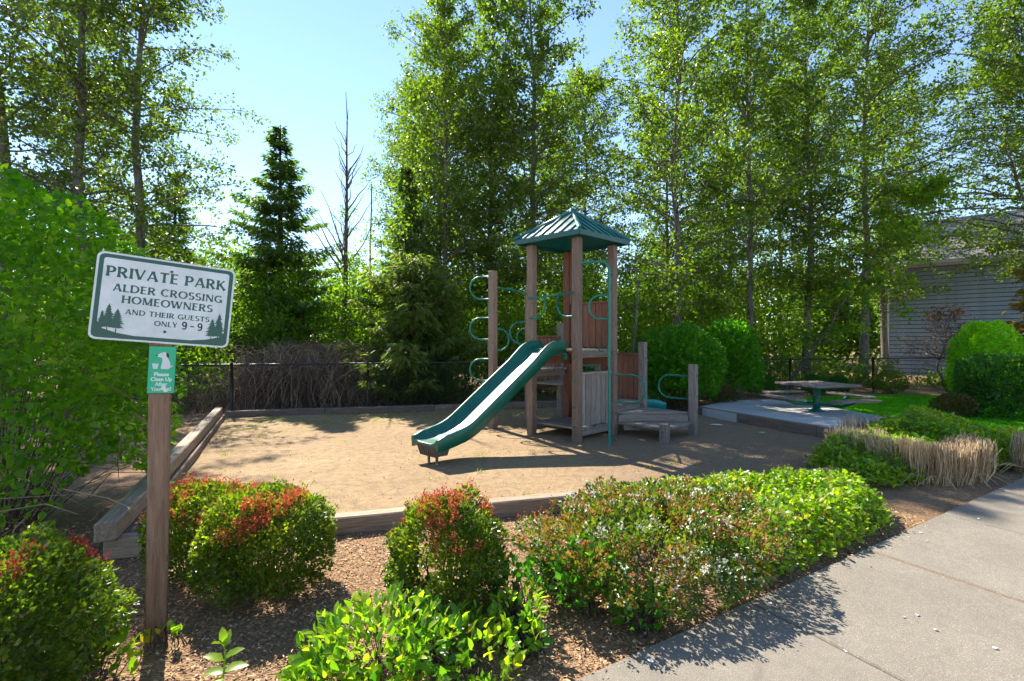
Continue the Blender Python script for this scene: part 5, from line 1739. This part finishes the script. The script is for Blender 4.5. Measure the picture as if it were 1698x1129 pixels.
def leaf_mass(name, label, cat, blobs, per, ll, mat, seed, stem_n=0):
    rng = np.random.default_rng(seed)
    Cs, Sh, ST = [], [], []
    for (x, y, rx, ry, z, rz_) in blobs:
        n = int(per * rx * rz_)
        d = sph(rng, n) * (rng.random(n) ** 0.33)[:, None]
        d *= (1 + 0.22 * lump(d, int(abs(x * 91 + y * 17)) + seed, 4.0, 2))[:, None]
        q = np.stack([x + d[:, 0] * rx, y + d[:, 1] * ry, z + d[:, 2] * rz_], axis=1)
        Cs.append(q); Sh.append(np.clip(0.45 + rng.normal(0, 0.16) + 0.2 * rng.normal(size=n), 0, 1))
        if stem_n:
            A = np.stack([x + rng.normal(0, rx * 0.4, stem_n), y + rng.normal(0, ry * 0.4, stem_n), np.zeros(stem_n)], axis=1)
            B = np.stack([x + rng.normal(0, rx * 0.6, stem_n), y + rng.normal(0, ry * 0.6, stem_n), z + rz_ * rng.uniform(0, 1, stem_n)], axis=1)
            ST.append(segs(A, B, 0.018, 0.006, 4))
    C = np.concatenate(Cs); sh = np.concatenate(Sh)
    keep = (C[:, 2] > 0.03) & (C[:, 1] > fy(C[:, 0]) + 0.12)
    C = C[keep]; sh = sh[keep]
    n = len(C)
    D = nrm(sph(rng, n) + np.array([0, 0, -0.25])); N = sph(rng, n) * 0.8 + np.array([0, 0, 0.6])
    L = ll * rng.uniform(0.55, 1.3, n)
    o = link(name, leaf_mesh(name, C, D, N, L, L * 0.68, M[mat], rng, 0, 0.15, 0.1, sh))
    tag(o, label, cat, kind='stuff')
    if ST:
        V, F = cat_meshes(ST)
        so = link('stems', mesh_np('stems', V, [F], M['twig']), o)
        tag(so, kind='stuff')
    return o


bl = []
for x in np.arange(-15, 24, 0.62):
    for rep in range(3):
        xx = x + rng.uniform(-0.5, 0.5)
        yy = fy(xx) + rng.uniform(0.8, 6.5)
        if -7.6 < xx < -3.4 and yy < fy(xx) + 2.6: yy += 2.6
        if 13.5 < xx and yy > fy(xx) + 1.6: continue
        h_ = rng.uniform(0.6, 2.3) + 0.26 * (yy - fy(xx))
        if -9 < xx < -3.5: h_ *= 0.95
        if xx > 10.5: h_ = rng.uniform(0.4, 1.0)
        if xx > 13: h_ = rng.uniform(0.2, 0.5)
        bl.append((xx, yy, rng.uniform(0.5, 1.1), rng.uniform(0.5, 1.0), h_ * 0.75, h_ * 0.75 + 0.25))
leaf_mass('understory', 'sunlit yellow green undergrowth behind the black fence', 'undergrowth', bl, 640, 0.11, 'l_under', 303, 3)
bl = []
for x in np.arange(-14, 22, 1.9):
    xx = x + rng.uniform(-0.5, 0.5); yy = fy(xx) + rng.uniform(3.5, 9.0)
    if xx > 11: continue
    if -8.5 < xx < -4.2: continue
    z_ = rng.uniform(2.2, 4.6)
    bl.append((xx, yy, rng.uniform(0.8, 1.4), rng.uniform(0.7, 1.2), z_, rng.uniform(1.0, 1.8)))
leaf_mass('saplings', 'light green sapling crowns between the tall trunks', 'saplings', bl, 420, 0.11, 'l_under', 304, 2)
bl = []
for x in np.arange(-48, 50, 1.7):
    xx = x + rng.uniform(-0.8, 0.8); yy = rng.uniform(27, 40)
    h_ = rng.uniform(2.6, 4.8) * (1.15 if -0.50 < xx / yy < -0.26 else 1.35 if xx / yy > 0.12 else 1.1)
    bl.append((xx, yy, rng.uniform(1.6, 2.8), rng.uniform(1.5, 2.5), h_ * 0.8, h_ * 0.85))
leaf_mass('far_wood', 'distant belt of green trees seen between the trunks', 'woods', bl, 420, 0.27, 'l_far', 305, 2)

# ------------------------------------------------------------------ ground litter
def on_walk(x, y, m=0.03):
    w = (x - SW0[0]) * SWN[0] + (y - SW0[1]) * SWN[1]
    return w > -m


rng = np.random.default_rng(401)
n = 52000
x = rng.uniform(-4.2, 4.0, n); y = 1.9 + 4.2 * rng.random(n) ** 1.4
yfront = 3.70 + 0.285 * (x + 3.26)
ww_ = (x - SW0[0]) * SWN[0] + (y - SW0[1]) * SWN[1]
spill = (ww_ > -0.03) & (ww_ < 0.35) & (rng.random(n) < 0.30 * np.exp(-np.maximum(ww_, 0) / 0.06))
keep = (y < yfront) & ~on_walk(x, y) | ((x < -3.3) & (y < 8)) | spill
x, y, spill = x[keep], y[keep], spill[keep]; n = len(x)
a = rng.uniform(0, 6.283, n)
C = np.stack([x, y, np.where(spill, 0.033, gz(x, y) + 0.004) + 0.012 * rng.random(n) * np.where(spill, 0.3, 1)], axis=1)
D = np.stack([np.cos(a), np.sin(a), rng.normal(0, 0.25, n)], axis=1)
N = np.array([0, 0, 1.0]) + rng.normal(0, 0.35, (n, 3))
L = rng.uniform(0.012, 0.036, n)
o = link('wood_chips', leaf_mesh('wood_chips', C, D, N, L, L * rng.uniform(0.25, 0.5, n), M['chip'], rng, 0, 0.12, 0.05))
tag(o, 'tan bark chips scattered over the front planting bed', 'wood chips', kind='stuff')
n = 9000
x = rng.uniform(-6.3, 6.3, n); y = rng.uniform(3.8, 12.6, n)
keep = in_poly(PLAY)(x, y); x, y = x[keep], y[keep]; n = len(x)
a = rng.uniform(0, 6.283, n)
C = np.stack([x, y, gz(x, y) * 1.0 + 0.018 + 0.012 * smooth(0.0, 1.0, 0.5 + 0.5 * np.sin(x * 0.9 + 1) * np.sin(y * 0.8))], axis=1)
D = np.stack([np.cos(a), np.sin(a), rng.normal(0, 0.2, n)], axis=1)
L = rng.uniform(0.008, 0.026, n)
o = link('dirt_litter', leaf_mesh('dirt_litter', C, D, np.array([0, 0, 1.0]) + rng.normal(0, 0.4, (n, 3)), L, L * 0.6, M['pebble'], rng, 0, 0.2, 0.05))
tag(o, 'tiny stones and twigs strewn on the playground dirt', 'litter', kind='stuff')

# weed tufts in the dirt, thicker toward the back
rng = np.random.default_rng(403)
nt = 420
x = rng.uniform(-6, 4, nt); y = rng.uniform(4.5, 12.4, nt)
kp = in_poly(PLAY)(x, y) & (rng.random(nt) < 0.12 + 0.8 * smooth(9.5, 12.0, y - 0.23 * x) + 0.5 * smooth(1.2, 0.3, np.abs((x + 3.3) * 0.9 + (y - 4.0) * 0.44)))
x, y = x[kp], y[kp]
nb = 16; x = np.repeat(x, nb); y = np.repeat(y, nb); n = len(x)
C = np.stack([x + rng.normal(0, 0.05, n), y + rng.normal(0, 0.05, n), gz(x, y) + 0.012], axis=1)
o = link('weeds', leaf_mesh('weeds', C, nrm(rng.normal(0, 0.6, (n, 3)) + np.array([0, 0, 0.8])), sph(rng, n), rng.uniform(0.02, 0.06, n), 0.009, M['l_cover'], rng, 0, 0.1, 0.2))
tag(o, 'sparse weeds and moss sprouting in the playground dirt', 'weeds', kind='stuff')

# lawn blades
rng = np.random.default_rng(402)
n = 90000
x = rng.uniform(7.0, 14.5, n); y = rng.uniform(7.5, 13.8, n)
keep = in_poly(LAWN)(x, y); x, y = x[keep], y[keep]; n = len(x)
C = np.stack([x, y, gz(x, y) + 0.015], axis=1)
D = nrm(rng.normal(0, 0.35, (n, 3)) + np.array([0, 0, 1.0]))
o = link('grass', leaf_mesh('grass', C, D, sph(rng, n), rng.uniform(0.03, 0.06, n), 0.012, M['l_grass'], rng, 0, 0.1, 0.2))
tag(o, 'short bright green lawn grass beyond the patio', 'grass', kind='stuff')

# paper litter and pale scraps
def scrap(name, label, cat, x, y, z, s, seed, mat, group=None):
    r = np.random.default_rng(seed)
    k = 8
    a = np.sort(r.uniform(0, 6.283, k))
    V = [(x, y, z + 0.006)] + [(x + math.cos(t_) * s * r.uniform(0.6, 1.1), y + math.sin(t_) * s * 0.55 * r.uniform(0.6, 1.1), z + 0.002 + 0.010 * r.random()) for t_ in a]
    V += [(p[0], p[1], p[2] - 0.0015) for p in V]
    F = [(0, 1 + i, 1 + (i + 1) % k) for i in range(k)] + [(k + 1, k + 2 + (i + 1) % k, k + 2 + i) for i in range(k)] + [(1 + i, k + 2 + i, k + 2 + (i + 1) % k, 1 + (i + 1) % k) for i in range(k)]
    me = pyd(name, [(p[0] - x, p[1] - y, p[2] - z) for p in V], F, mat)
    return tag(link(name, me, None, Matrix.Translation((x, y, z))), label, cat, group)


x, y = gpx(1187, 706); scrap('paper_scrap', 'white scrap of paper on the dirt by the patio edge', 'paper', x, y, 0.02, 0.15, 1, M['paper'])
x, y = gpx(1264, 719); scrap('fallen_leaf', 'pale yellow leaf lying on the dirt below the patio', 'leaf', x, y, 0.02, 0.10, 2, plain_mat('pale_yellow_leaf', (0.5, 0.52, 0.16), 0.6))
for k, (px0, py0) in enumerate([(1277, 1001), (1498, 1024), (1521, 1021), (1550, 1045), (1402, 1080), (1622, 861), (1527, 884), (1537, 898), (1650, 1076), (1078, 1097)]):
    x, y = gpx(px0, py0, 0.03); scrap('white_petal', 'small whitish petal lying on the concrete sidewalk', 'petal', x, y, 0.031, 0.016 if k != 9 else 0.024, 10 + k, M['paper'], 'whitish petals on the sidewalk')
x, y = gpx(800, 1048); scrap('stone', 'small pale stone on the mulch below the middle bush', 'stone', x, y, 0.012, 0.03, 31, M['paper'])
